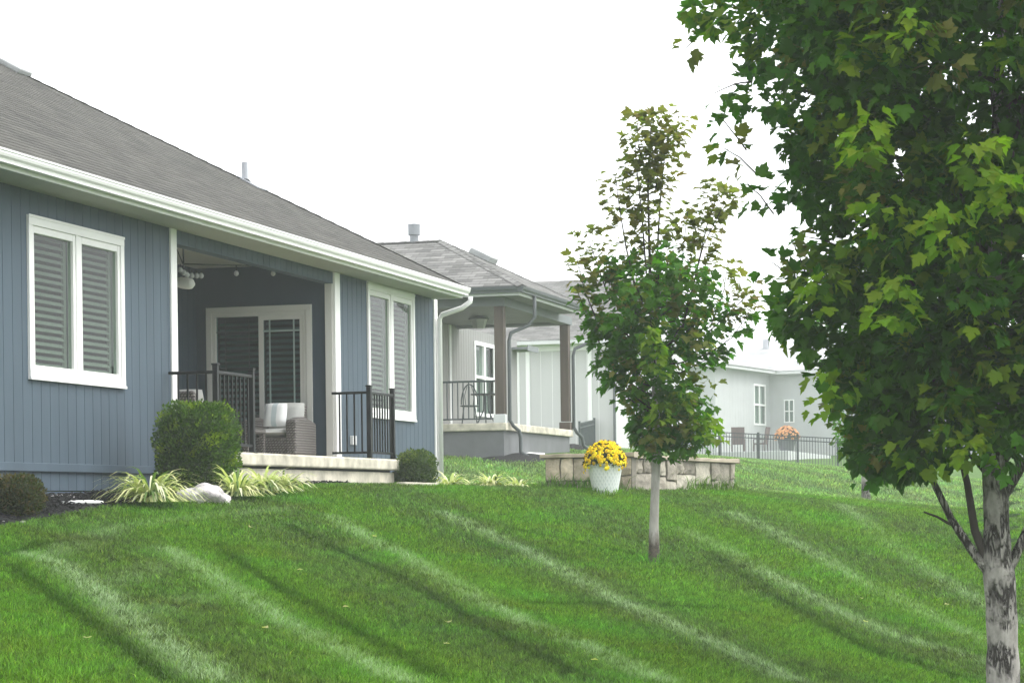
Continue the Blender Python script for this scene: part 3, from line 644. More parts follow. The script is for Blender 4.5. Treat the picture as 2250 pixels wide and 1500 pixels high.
# ------------------------------------------------------------------ neighbour house (grey, brown posts)
c2 = atd(1101, 926, 48); NX, NY = c2[0], c2[1]
zN = onY(1111, 928, NY-.15)[2]; ztop = onY(1101, 674, NY)[2]
gN = gz1(NX+1, NY)
N = thing('grey_house', (NX+2, NY, gN), 'light grey house behind the blue one, with a porch on brown posts', 'house')
NXR = onY(1260, 945, NY-.15)[0]; NXP = onY(1242, 800, NY)[0]
mb = MB(); mb.box((NX-.15, NY-.15, zN-.16), (NXR, NY+4.2, zN)); build('porch_slab', mb, 'concrete', N, bevel=.02)
mb = MB(); mb.box((NX-.08, NY-.08, zN-1.6), (NXR-.1, NY+4.15, zN-.161)); build('foundation', mb, 'grey_foundation', N)
for xx in (NX, NXP):
    m = MB(); m.box((xx-.10, NY-.10, zN+.20 if xx > NX else zN+.18), (xx+.10, NY+.10, ztop)); p_ = build('post', m, 'brown_post', N, bevel=.01)
    m = MB(); m.box((xx-.13, NY-.13, zN+.001), (xx+.13, NY+.13, zN+.18)); build('post_base', m, 'grey_trim' if xx == NX else 'brown_post', p_, bevel=.01)
ey0 = NY-.14-.45; zb2 = onY(1130, 621, ey0-.12)[2]-.165
mb = MB(); mb.box((NX-.14, NY-.14, ztop+.001), (NXP+.14, NY+.14, zb2)); mb.box((NX-.139, NY+.141, ztop+.001), (NX+.14, NY+4.4, zb2)); mb.box((NXP-.14, NY+.141, ztop+.001), (NXP+.139, NY+4.4, zb2)); build('porch_beam', mb, 'grey_beam', N)
mb = MB(); mb.box((NX+.141, NY+.142, zb2-.12), (NXP-.141, NY+4.4, zb2-.06)); build('porch_ceiling', mb, 'grey_beam', N)
ov = .45; ex0, ex1 = NX-.14-ov, onY(1281, 676, ey0-.12)[0]
mb = MB(); mb.box((ex0+.02, ey0+.02, zb2), (ex1-.02, NY+9, zb2+.02)); build('soffit', mb, 'grey_beam', N)
mb = MB(); mb.box((ex0, ey0, zb2-.015), (ex1, ey0+.019, zb2+.16)); mb.box((ex0, ey0+.0191, zb2-.015), (ex0+.019, NY+9, zb2+.16)); mb.box((ex1-.019, ey0+.0191, zb2-.015), (ex1, NY+9, zb2+.16)); build('fascia', mb, 'grey_trim', N)
mb = MB(); mb.extrude([(0, p[1], p[2]) for p in gp_], (ex0-.12, ey0-.002, zb2+.165), (ex1+.12, ey0-.002, zb2+.165)); mb.extrude([(p[1], 0, p[2]) for p in gp_], (ex0-.002, ey0, zb2+.164), (ex0-.002, NY+9, zb2+.164)); build('gutter', mb, 'grey_gutter', N)
def elbow_spout(x, ztop_, zs0, zs1, tail):
    m = MB(); m.tube([(x+.40, ey0-.05, ztop_), (x+.40, ey0-.05, ztop_-.45), (x+.34, ey0+.08, ztop_-.62), (x+.10, NY-.2, ztop_-.78), (x+.06, NY-.17, ztop_-.95), (x+.06, NY-.17, zs0), (x+.14, NY-.22, zs0-.12), (x+.30, NY-.30, zs0-.22), (x+.34, NY-.32, zs0-.36), (x+.34, NY-.32, zs1+.18), (x+.44, NY-.45, zs1+.07), (x+.44+tail, NY-.6, zs1+.04)], .04, 10); build('downspout', m, 'grey_gutter', N, smooth=True)
elbow_spout(NX+.02, zb2+.05, zN+.06, gz1(NX+.5, NY-.5), .35); elbow_spout(NXP+.02, zb2+.05, zN+.06, gz1(NXP+.5, NY-.5), .2)
# main walls behind the porch
WY = NY+2.6; wxr = onY(1136, 800, WY)[0]; wxl = NX-2.0
w0 = onY(1043, 757, WY); w1 = onY(1092, 835, WY)
zwt = zb2-.125
NW = (w0[0], w0[0]+1.55, onY(1043, 905, WY)[2], w0[2])
mb = MB(); grooved(mb, wxl, wxr, zN-.05, zwt, [NW], WY, .14, .2, .05); mb.box((wxr-.14, WY+.141, zN-.9), (wxr, WY+9, zwt)); mb.box((wxl, WY+.141, zN-.9), (wxl+.14, WY+9, zwt)); build('wall', mb, 'grey_siding', N)
mb = MB(); xt = onY(986, 830, WY)[0]; mb.box((xt, WY-.03, zN+.12), (xt+.16, WY-.001, zwt-.01)); build('wall_trim', mb, 'grey_trim', N)
mb = MB(); x0, x1, z0, z1 = NW; mb.box((x0-.09, WY-.03, z1), (x1+.09, WY+.1, z1+.09)); mb.box((x0-.09, WY-.03, z0-.09), (x1+.09, WY+.1, z0)); mb.box((x0-.09, WY-.03, z0), (x0, WY+.1, z1)); mb.box((x1, WY-.03, z0), (x1+.09, WY+.1, z1)); mb.box(((x0+x1)/2-.07, WY-.028, z0), ((x0+x1)/2+.07, WY+.1, z1))
zm = (z0+z1)/2+.05; mb.box((x0, WY-.02, zm-.035), (x1, WY+.08, zm+.035)); wn = build('window', mb, 'pale_trim', N)
mb = MB(); mb.box((x0, WY+.03, z0), (x1, WY+.035, z1)); build('pane', mb, 'window_glass', wn); mb = MB(); mb.box((x0-.02, WY+.145, z0-.02), (x1+.02, WY+.16, z1+.02)); build('curtain', mb, 'curtain', wn)
# small eave of the wing behind the porch
mb = MB(); e0 = onY(1140, 716, WY-.4); mb.box((wxr-.5, WY-.42, zwt-.26), (wxr+.5, WY+6, zwt-.2)); mb.box((wxr-.52, WY-.44, zwt-.30), (wxr+.52, WY-.4201, zwt-.16)); build('eave', mb, 'grey_beam', N)
# lantern
lc = onY(1052, 684, NY+1.3); mb = MB(); zl = zb2-.13
mb.lathe((lc[0], lc[1], zl-.27), [(.13, 0), (.19, .19), (.20, .2)], 6); ln = build('porch_lantern', mb, 'lamp_glass', N); mb = MB(); mb.lathe((lc[0], lc[1], zl-.07), [(.24, 0), (.23, .03), (.1, .07)], 6); build('lantern_cap', mb, 'grey_gutter', ln)
# hip roof with ridge running back
hw = (ex1-ex0)/2+.1; zr0 = zb2+.18; xm = (ex0+ex1)/2; apx = onX(968, 528, xm); hd = apx[1]-(ey0-.1); NP = (apx[2]-zr0)/hw; NF = (apx[2]-zr0)/hd
mb = MB(); roof_slope(mb, ex0-.1, hw/hd, ex1+.1, hw/hd, ey0-.1, zr0, hd, NF); roof_slope(mb, ey0-.1, hd/hw, ey0+13, 0, ex0-.1, zr0, hw, NP, axis='X', sgn=1); roof_slope(mb, ey0-.1, hd/hw, ey0+13, 0, ex1+.1, zr0, hw, NP, axis='X', sgn=-1)
hip_caps(mb, (ex0-.1, ey0-.1, zr0), (xm, ey0-.1+hd, zr0+NP*hw), 18); hip_caps(mb, (ex1+.1, ey0-.1, zr0), (xm, ey0-.1+hd, zr0+NP*hw), 18); hip_caps(mb, (xm, ey0-.1+hd, zr0+NP*hw), (xm, ey0+13, zr0+NP*hw), 40)
nroof = build('roof', mb, 'shingle_neighbour', N)
cv = onX(910, 522, xm); m = MB(); cvz = zr0+NP*hw-.3; ztp = onX(910, 493, xm)[2]; m.tube([(cv[0], cv[1], cvz), (cv[0], cv[1], ztp-.2)], .10, 16); fl = build('flue', m, 'galvanised', nroof)
ztp = onX(910, 493, xm)[2]; m = MB(); m.lathe((cv[0], cv[1], ztp-.24), [(.10, -.01), (.135, 0), (.135, .225), (.14, .226), (.14, .24), (.05, .255)], 20); build('flue_cap', m, 'galvanised', fl)
bvn = np.array((xm+.75*hw/hd, ey0-.1+hd-.75, zr0+NP*hw-.75*NF+.08)); m = MB(); m.obox(bvn, (.28, 0, 0), (0, .24, .24*NF), (0, -.035, .06)); build('box_vent', m, 'vent_box', nroof, bevel=.02)
# neighbour railing
R2 = thing('metal_railing', (NX-1.2, NY+1, zN), 'dark metal railing on the grey house porch', 'railing'); yR = NY+.02
ya, yb = NY+.12, NY+3.9; m = MB(); m.box((NX-.02, ya, zN+.86), (NX+.02, yb, zN+.90)); build('top_rail', m, 'grey_metal', R2); m = MB(); m.box((NX-.018, ya, zN+.08), (NX+.018, yb, zN+.11)); build('bottom_rail', m, 'grey_metal', R2)
k = 0; y = ya+.11
while y < yb: m = MB(); m.box((NX-.010, y-.010, zN+.111), (NX+.010, y+.010, zN+.859)); build('baluster', m, 'grey_metal', R2); y += .118
# bistro set
def bistro_chair(c, rz, label):
    t = thing('bistro_chair', c, label, 'chair', 'bistro chairs on the grey house porch'); c = np.array(c); d = np.array((math.cos(rz), math.sin(rz), 0)); e = np.array((-d[1], d[0], 0)); u = np.array((0, 0, 1.))
    m = MB(); m.tube([c+d*.19*math.cos(a)+e*.19*math.sin(a)+u*.44 for a in np.linspace(0, 2*math.pi, 17)], .015, 6)
    for s in np.linspace(-.14, .14, 5): m.tube([c+e*s-d*.12+u*.44, c+e*s+d*.12+u*.44], .008, 5)
    build('seat', m, 'grey_metal', t)
    for a in (.8, 2.35, 3.9, 5.5): m = MB(); m.tube([c+d*.17*math.cos(a)+e*.17*math.sin(a)+u*.43, c+d*.24*math.cos(a)+e*.24*math.sin(a)], .013, 6); build('leg', m, 'grey_metal', t)
    m = MB(); m.tube([c-d*.19-e*.18*math.cos(a)+u*(.46+.44*math.sin(a)) for a in np.linspace(0, math.pi, 13)], .014, 6)
    for s in (-.08, 0, .08): m.tube([c-d*.19+e*s+u*.46, c-d*.2+e*s*1.3+u*.66, c-d*.19+e*s*.6+u*.86], .008, 5)
    build('backrest', m, 'grey_metal', t)
b1 = onX(1032, 925, NX+1.6); b1 = (b1[0], min(b1[1], WY-.5), zN)
bistro_chair(b1, 0.3, 'dark wrought iron chair left of the bistro table on the grey porch'); 
tc = onX(1068, 925, NX+1.9); tc = np.array((tc[0], min(tc[1], WY-.5), zN)); t = thing('bistro_table', tc, 'round dark iron bistro table under the grey house window', 'table')
m = MB(); m.lathe(tc+(0, 0, .68), [(.30, 0), (.33, .012), (.33, .03)], 20); build('tabletop', m, 'grey_metal', t)
for a in (0.3, 2.4, 4.5): m = MB(); m.tube([tc+(.05*math.cos(a), .05*math.sin(a), .68), tc+(.06*math.cos(a), .06*math.sin(a), .35), tc+(.25*math.cos(a), .25*math.sin(a), 0)], .014, 6); build('leg', m, 'grey_metal', t)
# splash block and mulch at the neighbour's corner
sb = hit(1157, 1003, 40); m = MB(); m.obox(sb+(0, 0, .04), np.array((-.05, -.30, -.02)), np.array((.35, -.03, .03)), (0, 0, .03)); tag(build('splash_block', m, 'pale_plastic', loc=sb, bevel=.01), 'flat white splash block below the grey downspout', 'splash block')
m = MB(); n = 36
for ring in range(5):
    for k in range(n):
        a = 2*math.pi*k/n; r = (ring/4)*(1+.15*mnoise.noise((math.cos(a)*2, math.sin(a)*2, 3))); x = NX+.6+1.5*r*math.cos(a); y = NY-.25+.75*r*math.sin(a); m.v.append((x, y, gz1(x, y)+.10*(1-r*r)+.015))
m.f = [(i*n+k, i*n+(k+1) % n, (i+1)*n+(k+1) % n, (i+1)*n+k) for i in range(4) for k in range(n)]; o = build('mulch_patch', m, 'mulch', smooth=True); o['kind'] = 'structure'
mm = hit(1262, 990, 45); m = MB()
for ring in range(4):
    for k in range(24): a = 2*math.pi*k/24; r = ring/3; x = mm[0]+.6*r*math.cos(a); y = mm[1]+.42*r*math.sin(a); m.v.append((x, y, gz1(x, y)+.16*(1-r*r)+.01))
m.f = [(i*24+k, i*24+(k+1) % 24, (i+1)*24+(k+1) % 24, (i+1)*24+k) for i in range(3) for k in range(24)]; o = build('mulch_patch', m, 'mulch', smooth=True); o['kind'] = 'structure'

# ------------------------------------------------------------------ pale house (third)
pcn = atd(1348, 930, 78); TX, TYf = pcn[0], pcn[1]
zt3 = onX(1240, 756, TX)[2]; zb3 = gz1(TX, TYf)-1.2; TW3 = 13; TYb = onX(1090, 800, TX)[1]+6
T = thing('pale_house', (TX+4, TYf+4, gz1(TX+4, TYf+4)), 'whitish house beyond the grey porch, with a broad pale roof', 'house')
mb = MB(); mb.box((TX, TYf, zb3), (TX+TW3, TYb, zt3)); build('wall', mb, 'pale_siding', T)
y = TYf+.5; mb = MB()
while y < TYb: mb.box((TX-.006, y-.006, zb3), (TX-.0005, y+.006, zt3-.22)); y += .406
mb.box((TX-.03, onX(1141, 800, TX)[1]-.0, zb3), (TX-.0007, onX(1141, 800, TX)[1]+.14, zt3-.22)); mb.box((TX-.03, onX(1164, 800, TX)[1], zb3), (TX-.0007, onX(1164, 800, TX)[1]+.14, zt3-.22)); mb.box((TX-.03, onX(1300, 800, TX)[1], zb3), (TX-.0007, onX(1300, 800, TX)[1]+.14, zt3-.22)); mb.box((TX-.032, TYf, zt3-.219), (TX-.0007, TYb, zt3-.001)); build('wall_trim', mb, 'pale_trim', T)
mb = MB(); mb.box((TX-.03, TYf-.03, zb3), (TX+.12, TYf-.0005, zt3)); build('corner_board', mb, 'pale_trim', T); mb = MB(); mb.tube([(TX-.08, TYf-.06, zt3), (TX-.08, TYf-.06, zb3+.6)], .05, 8); build('downspout', mb, 'grey_gutter', T)
z3r = onX(1240, 616, TX+TW3/2)[2]; P3 = (z3r-zt3-.12)/(TW3/2+.5)
mb = MB(); roof_slope(mb, TYf-.3, 0, TYb, 0, TX-.5, zt3+.12, TW3/2+.5, P3, axis='X', sgn=1); roof_slope(mb, TYf-.3, 0, TYb, 0, TX+TW3+.5, zt3+.12, TW3/2+.5, P3, axis='X', sgn=-1); build('roof', mb, 'shingle_neighbour', T)
mb = MB(); mb.add([(TX, TYf+.001, zt3), (TX+TW3, TYf+.001, zt3), (TX+TW3/2, TYf+.001, z3r-.15), (TX, TYf+.12, zt3), (TX+TW3, TYf+.12, zt3), (TX+TW3/2, TYf+.12, z3r-.15)], [(0, 1, 2), (5, 4, 3)]); build('gable', mb, 'pale_siding', T)
mb = MB(); mb.box((TX-.5, TYf-.3, zt3-.02), (TX-.48, TYb, zt3+.13)); mb.box((TX-.479, TYf-.3, zt3), (TX-.0001, TYb, zt3+.02)); build('fascia', mb, 'grey_trim', T)

# ------------------------------------------------------------------ far house
fc = atd(1572, 930, 116); FX, FY = fc[0], fc[1]; FTH = math.radians(-10.4); _c, _s = math.cos(FTH), math.sin(FTH)
def far_unrot(v): return np.array((_c*v[0]+_s*v[1], -_s*v[0]+_c*v[1], v[2]))
FO = np.array((FX, FY, 0)); FOO = far_unrot(-FO)+FO        # the eye in the house's own axes
def farY(px, py, Y): d = far_unrot(ray(px, py)); return FOO+d*((Y-FOO[1])/d[1])
def farX(px, py, X): d = far_unrot(ray(px, py)); return FOO+d*((X-FOO[0])/d[0])
zfb = gz1(FX, FY)-2.5; zf = farY(1640, 815, FY)[2]; XB = farY(1692, 900, FY)[0]; zB = farX(1720, 822, XB)[2]; zBr = farX(1720, 762, XB+6)[2]
Fh = thing('far_house', (FX, FY, gz1(FX, FY)), 'fog-faded grey house with a tall white window, furthest right', 'house')
fw = (farY(1657, 850, FY)[0], farY(1680, 850, FY)[0], farY(1668, 930, FY)[2], farY(1668, 848, FY)[2])
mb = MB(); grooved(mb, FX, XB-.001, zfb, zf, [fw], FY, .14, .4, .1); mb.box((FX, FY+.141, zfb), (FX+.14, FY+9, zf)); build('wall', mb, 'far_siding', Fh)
yb0, yb1 = FY-26, FY+16; wy1, wy0 = farX(1725, 900, XB)[1], farX(1743, 900, XB)[1]; wz0, wz1 = farX(1733, 926, XB)[2], farX(1733, 880, XB)[2]
mb = MB(); mb.box((XB, yb0, zfb), (XB+.14, wy0, zB)); mb.box((XB, wy1, zfb), (XB+.14, yb1, zB)); mb.box((XB, wy0, zfb), (XB+.14, wy1, wz0)); mb.box((XB, wy0, wz1), (XB+.14, wy1, zB)); mb.box((XB+.141, yb0, zfb), (XB+12, yb0+.14, zB)); build('wing_wall', mb, 'far_siding', Fh)
x0, x1, z0, z1 = fw; t = .10; m = MB()
m.box((x0-t, FY-.03, z0-t), (x0, FY+.1, z1+t)); m.box((x1, FY-.03, z0-t), (x1+t, FY+.1, z1+t)); m.box((x0, FY-.03, z1), (x1, FY+.1, z1+t)); m.box((x0, FY-.03, z0-t), (x1, FY+.1, z0)); m.box(((x0+x1)/2-.06, FY-.02, z0), ((x0+x1)/2+.06, FY+.08, z1)); zm = (z0+z1)/2; m.box((x0, FY-.018, zm-.05), (x1, FY+.078, zm+.05))
f = build('window', m, 'pale_trim', Fh); m = MB(); m.box((x0, FY+.03, z0), (x1, FY+.035, z1)); build('pane', m, 'window_glass', f); m = MB(); m.box((x0-.02, FY+.145, z0-.02), (x1+.02, FY+.16, z1+.02)); build('curtain', m, 'curtain', f)
m = MB(); ym_ = (wy0+wy1)/2
m.box((XB-.03, wy0-.06, wz0-.06), (XB+.1, wy0, wz1+.06)); m.box((XB-.03, wy1, wz0-.06), (XB+.1, wy1+.06, wz1+.06)); m.box((XB-.03, wy0, wz1), (XB+.1, wy1, wz1+.06)); m.box((XB-.03, wy0, wz0-.06), (XB+.1, wy1, wz0)); m.box((XB-.02, ym_-.03, wz0), (XB+.08, ym_+.03, wz1)); zm = (wz0+wz1)/2; m.box((XB-.018, wy0, zm-.03), (XB+.078, wy1, zm+.03))
f = build('window', m, 'pale_trim', Fh); m = MB(); m.box((XB+.03, wy0, wz0), (XB+.035, wy1, wz1)); build('pane', m, 'window_glass', f); m = MB(); m.box((XB+.145, wy0-.02, wz0-.02), (XB+.16, wy1+.02, wz1+.02)); build('curtain', m, 'curtain', f)
mb = MB(); mb.box((FX-.5, FY-.5, zf), (XB-.5, FY+9, zf+.02)); mb.box((FX-.5, FY-.52, zf-.02), (XB-.5, FY-.5001, zf+.18)); mb.box((XB-.52, yb0-.4, zB-.02), (XB-.5001, yb1, zB+.18)); mb.box((XB-.5, yb0-.4, zB), (XB-.001, yb1, zB+.02)); build('eave', mb, 'grey_trim', Fh)
Pb = (zBr-zB-.15)/6.5; mb = MB(); roof_slope(mb, yb0-.4, 0, yb1, 0, XB-.55, zB+.15, 6.5, Pb, row=.3, axis='X', sgn=1); roof_slope(mb, yb0-.4, 0, yb1, 0, XB+12.45, zB+.15, 6.5, Pb, row=.3, axis='X', sgn=-1)
rnA = 4.6; roof_slope(mb, FX-.6, 1, XB+5, 0, FY-.6, zf+.15, rnA, Pb*.9, row=.3); roof_slope(mb, FY-.6, 1, FY-.6+2*rnA, 1, FX-.6, zf+.15, rnA, Pb*.9, row=.3, axis='X', sgn=1)
mb.add([(XB+.1, yb0, zB), (XB+12, yb0, zB), (XB+6, yb0, zBr-.1)], [(0, 1, 2)], [[(0, 0)]*3])
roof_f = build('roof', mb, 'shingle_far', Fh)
mb = MB(); hip_caps(mb, (FX-.6, FY-.6, zf+.17), (FX-.6+rnA, FY-.6+rnA, zf+.17+Pb*.9*rnA), 12, .2); build('hip_ridge', mb, 'pale_trim', roof_f)
fv = farX(1683, 762, XB+5.6); mb = MB(); mb.tube([fv-(0, 0, .5), fv+(0, 0, .42)], .2, 12); build('vent_pipe', mb, 'pvc_white', roof_f)
Fh.rotation_euler = (0, 0, FTH)
# patio things in front of the far house
def patio_chair(c, rz, label):
    t = thing('patio_chair', c, label, 'chair', 'patio chairs by the far house'); c = np.array(c); d = np.array((math.cos(rz), math.sin(rz), 0)); e = np.array((-d[1], d[0], 0)); u = np.array((0, 0, 1.))
    m = MB(); m.obox(c+u*.42, d*.27, e*.27, u*.03); build('seat', m, 'patio_chair_fabric', t, bevel=.01); m = MB(); m.obox(c-d*.29+u*.80, d*.02+u*.0, e*.29, u*.36-d*.06); build('backrest', m, 'patio_chair_fabric', t, bevel=.01)
    for a in (-1, 1):
        m = MB(); m.tube([c+d*.26+e*a*.28, c+d*.25+e*a*.28+u*.62, c-d*.28+e*a*.28+u*.62], .02, 6); build('armrest', m, 'patio_chair_fabric', t)
        for b in (-1, 1): m = MB(); m.tube([c+d*.24*b+e*a*.25, c+d*.22*b+e*a*.25+u*.40], .02, 6); build('leg', m, 'patio_chair_fabric', t)
def ground_at(px, d): p = atd(px, 1000, d); return np.array((p[0], p[1], gz1(p[0], p[1])))
def far_pt(px, py, d): p = atd(px, py, d); return p
q = far_pt(1622, 995, 100); patio_chair((q[0], q[1], q[2]-.02), math.pi*1.06, 'brown patio chair seen from behind, left of the tall far window')
q = far_pt(1672, 995, 103); patio_chair((q[0], q[1], q[2]), math.pi*.45, 'narrow brown patio chair seen side-on below the tall far window')
pz = far_pt(1640, 994, 102); pt_ = MB(); pt_.box((pz[0]-4, pz[1]-2.5, pz[2]-2.2), (pz[0]+9, pz[1]+3.5, pz[2]-.03)); tag(build('patio_terrace', pt_, 'far_siding', loc=(pz[0], pz[1], pz[2]-2), bevel=.02), 'raised pale patio in front of the far house', 'patio')

# ------------------------------------------------------------------ fence
def fence_run(px0, py0, d0, px1, py1, d1, h, label, nposts, pick=.105):
    A = atd(px0, py0, d0); B = atd(px1, py1, d1); f = thing('metal_fence', (A[0], A[1], A[2]-h), label, 'fence', 'dark metal fences on the far lawn'); D_ = B-A; L = np.linalg.norm(D_); d = D_/L; e = np.array((-d[1], d[0], 0))
    for off, nm in ((0, 'top_rail'), (-.14, 'middle_rail'), (-h+.1, 'bottom_rail')):
        m = MB(); m.obox((A+B)/2+(0, 0, off), D_/2, e*.016, (0, 0, .017)); build(nm, m, 'grey_metal', f)
    m = MB(); n = int(L/pick)
    for i in range(n+1): c = A+D_*i/n; m.obox(c+(0, 0, -h/2+.02), d*.009, e*.009, (0, 0, h/2-.04))
    build('picket_panel', m, 'grey_metal', f)
    for i in range(nposts):
        c = A+D_*i/(nposts-1); m = MB(); m.obox(c+(0, 0, -h/2-.1), d*.032, e*.032, (0, 0, h/2+.15)); m.obox(c+(0, 0, .06), d*.04, e*.04, (0, 0, .012)); build('post', m, 'grey_metal', f)
fence_run(1335, 936, 84, 1930, 968, 79, 1.2, 'long dark picket fence crossing the far lawn below the foggy house', 8)
fence_run(1273, 930, 72, 1334, 916, 84, 1.2, 'short dark fence section running back beside the pale house corner', 3, .12)

# ------------------------------------------------------------------ stone seat wall
def path_pts(P, step):
    out = []
    for a, b in zip(P[:-1], P[1:]):
        n = max(1, int(np.linalg.norm(np.array(b)-np.array(a))/step)); out += [np.array(a)+(np.array(b)-np.array(a))*i/n for i in range(n)]
    return out+[np.array(P[-1])]
wc = atd(1388, 1072, 31.4); XW = wc[0]; zw0 = wc[2]-.12
wl = onX(1198, 1072, XW); wr = atd(1614, 1072, 33.4); wm = atd(1500, 1072, 32.55)
zwt_ = atd(1388, 1003, 31.4)[2]
SW = thing('stone_seat_wall', (XW, wc[1], zw0), 'low tan stone seat wall with flat cap curving behind the flower pot', 'stone wall')
legA = [wl[:2], wc[:2]]; legB = [np.array(wc[:2])+(.25, .02), (wm[0], wm[1]), wr[:2]]
def lay_stones(poly, thick, z0, z1a, z1b, seed, outn, tone):
    rnd = random.Random(seed); m = MB(); seg = [np.array(p) for p in poly]; L = [np.linalg.norm(seg[i+1]-seg[i]) for i in range(len(seg)-1)]; tot = sum(L)
    def at(s):
        for i, l in enumerate(L):
            if s <= l or i == len(L)-1: d = (seg[i+1]-seg[i])/l; return seg[i]+d*s, d
            s -= l
    core = MB(); ns = 14
    for i in range(ns):
        p, d = at(tot*i/ns+.001); q, _ = at(tot*(i+1)/ns); e = np.array((-d[1], d[0]))*outn; c = (p+q)/2-e*thick/2; h1 = z1a+(z1b-z1a)*(i+.5)/ns
        core.obox((c[0], c[1], (z0+h1)/2), np.array((*(q-p)/2*1.02, 0)), np.array((*e*(thick/2-.025), 0)), (0, 0, (h1-z0)/2))
    # irregular coursed blocks
    def stone(s0, s1, za, zb):
        n = 3; dep = rnd.uniform(.0, .03); col = rnd.choice(tone); k = rnd.uniform(.8, 1.15); col = tuple(c*k for c in col); g = .012
        vs = []; zs_ = np.linspace(za+g, zb-g, 4); ss = np.linspace(s0+g, s1-g, 4); jit = [[(rnd.uniform(-.012, .012), rnd.uniform(-.012, .012), rnd.uniform(-.004, .012)) for _ in ss] for _ in zs_]
        for iz, z in enumerate(zs_):
            for js, s in enumerate(ss):
                p, d = at(min(max(s+jit[iz][js][0], 0.001), tot)); e = np.array((-d[1], d[0]))*outn; edge = iz in (0, 3) or js in (0, 3); o = .004+dep+jit[iz][js][2]-(.014 if edge else 0)
                P_ = p+e*o; vs.append((P_[0], P_[1], z+jit[iz][js][1]))
        for iz in range(4):
            for js in range(4):
                if iz in (0, 3) or js in (0, 3):
                    pass
        fr = [(i*4+j, i*4+j+1, (i+1)*4+j+1, (i+1)*4+j) for i in range(3) for j in range(3)]
        ring = [0, 1, 2, 3, 7, 11, 15, 14, 13, 12, 8, 4]; o = len(vs)
        for r in ring:
            s = [s0+g, ss[1], ss[2], s1-g][r % 4]; p, d = at(min(max(s, .001), tot)); e = np.array((-d[1], d[0]))*outn; P_ = p-e*.05; vs.append((P_[0], P_[1], vs[r][2]))
        fr += [(ring[i], ring[(i+1) % 12], o+(i+1) % 12, o+i) for i in range(12)]
        m.add(vs, fr, col=col)
    s = 0
    while s < tot-.02:
        bw = min(rnd.uniform(.34, .62), tot-s); bw = tot-s if tot-s-bw < .15 else bw; h1 = z1a+(z1b-z1a)*(s/tot); H_ = h1-z0; cut = z0+H_*rnd.choice((.33, .42, .55, .62))
        if rnd.random() < .45: stone(s, s+bw, z0, cut); c = s+bw*rnd.uniform(.4, .62); stone(s, c, cut, h1); stone(c, s+bw, cut, h1)
        elif rnd.random() < .5: c = s+bw*rnd.uniform(.38, .6); stone(s, c, z0, cut); stone(c, s+bw, z0, cut); stone(s, s+bw, cut, h1)
        else: c = s+bw*rnd.uniform(.55, .72); c2_ = z0+H_*rnd.uniform(.35, .6); stone(s, c, z0, cut); stone(s, c, cut, h1); stone(c, s+bw, z0, c2_); stone(c, s+bw, c2_, h1)
        s += bw
    return m, core
tan = [(.50, .43, .33), (.56, .49, .39), (.43, .37, .29), (.54, .49, .41), (.40, .35, .29)]; gry_shaded = [(.38, .35, .30), (.45, .415, .355), (.33, .30, .255), (.50, .465, .40), (.41, .37, .31)]  # one stone: warmer tones as the lit leg, greyer darker ones as the shaded
m, core = lay_stones(legA, .34, zw0, zwt_, zwt_, 3, -1, tan); build('stonework', m, 'wall_stone', SW); build('core', core, 'mortar', SW)
zrt = atd(1614, 1018, 33.4)[2]
m, core = lay_stones(legB, .34, zw0, zwt_-.02, zrt, 8, -1, gry_shaded); build('stonework', m, 'wall_stone', SW); build('core', core, 'mortar', SW)
def cap(poly, z0a, z0b, outn, over=.05, wide=.46, th=.055):
    m = MB(); pts = path_pts([np.array(p) for p in poly], .12); rnd = random.Random(4); N_ = len(pts)
    for i, p in enumerate(pts):
        d = pts[min(i+1, N_-1)]-pts[max(i-1, 0)]; d /= np.linalg.norm(d); e = np.array((-d[1], d[0]))*outn; z = z0a+(z0b-z0a)*i/(N_-1); j1 = rnd.uniform(-.012, .012); j2 = rnd.uniform(-.008, .008)
        for o, h in ((over+j1, 0), (over+j2, th), (over-wide, th), (over-wide, 0)): P_ = p+e*o; m.v.append((P_[0], P_[1], z+h+(j2 if h else 0)))
    m.f = [(i*4+k, i*4+(k+1) % 4, (i+1)*4+(k+1) % 4, (i+1)*4+k) for i in range(N_-1) for k in range(4)]+[(0, 1, 2, 3), tuple(4*(N_-1)+k for k in (3, 2, 1, 0))]; return m
d_ = (np.array(wc[:2])-np.array(wl[:2])); d_ /= np.linalg.norm(d_)
build('cap_stone', cap([np.array(wl[:2])-d_*.06, np.array(wc[:2])+d_*.05], zwt_+.002, zwt_+.002, -1), 'stone_cap', SW, bevel=.008)
db = np.array(legB[2])-np.array(legB[1]); db /= np.linalg.norm(db)
build('cap_stone', cap([np.array(legB[0])+(.0, .0), legB[1], np.array(legB[2])+db*.05], zwt_-.016, zrt+.004, -1), 'stone_cap', SW, bevel=.008)

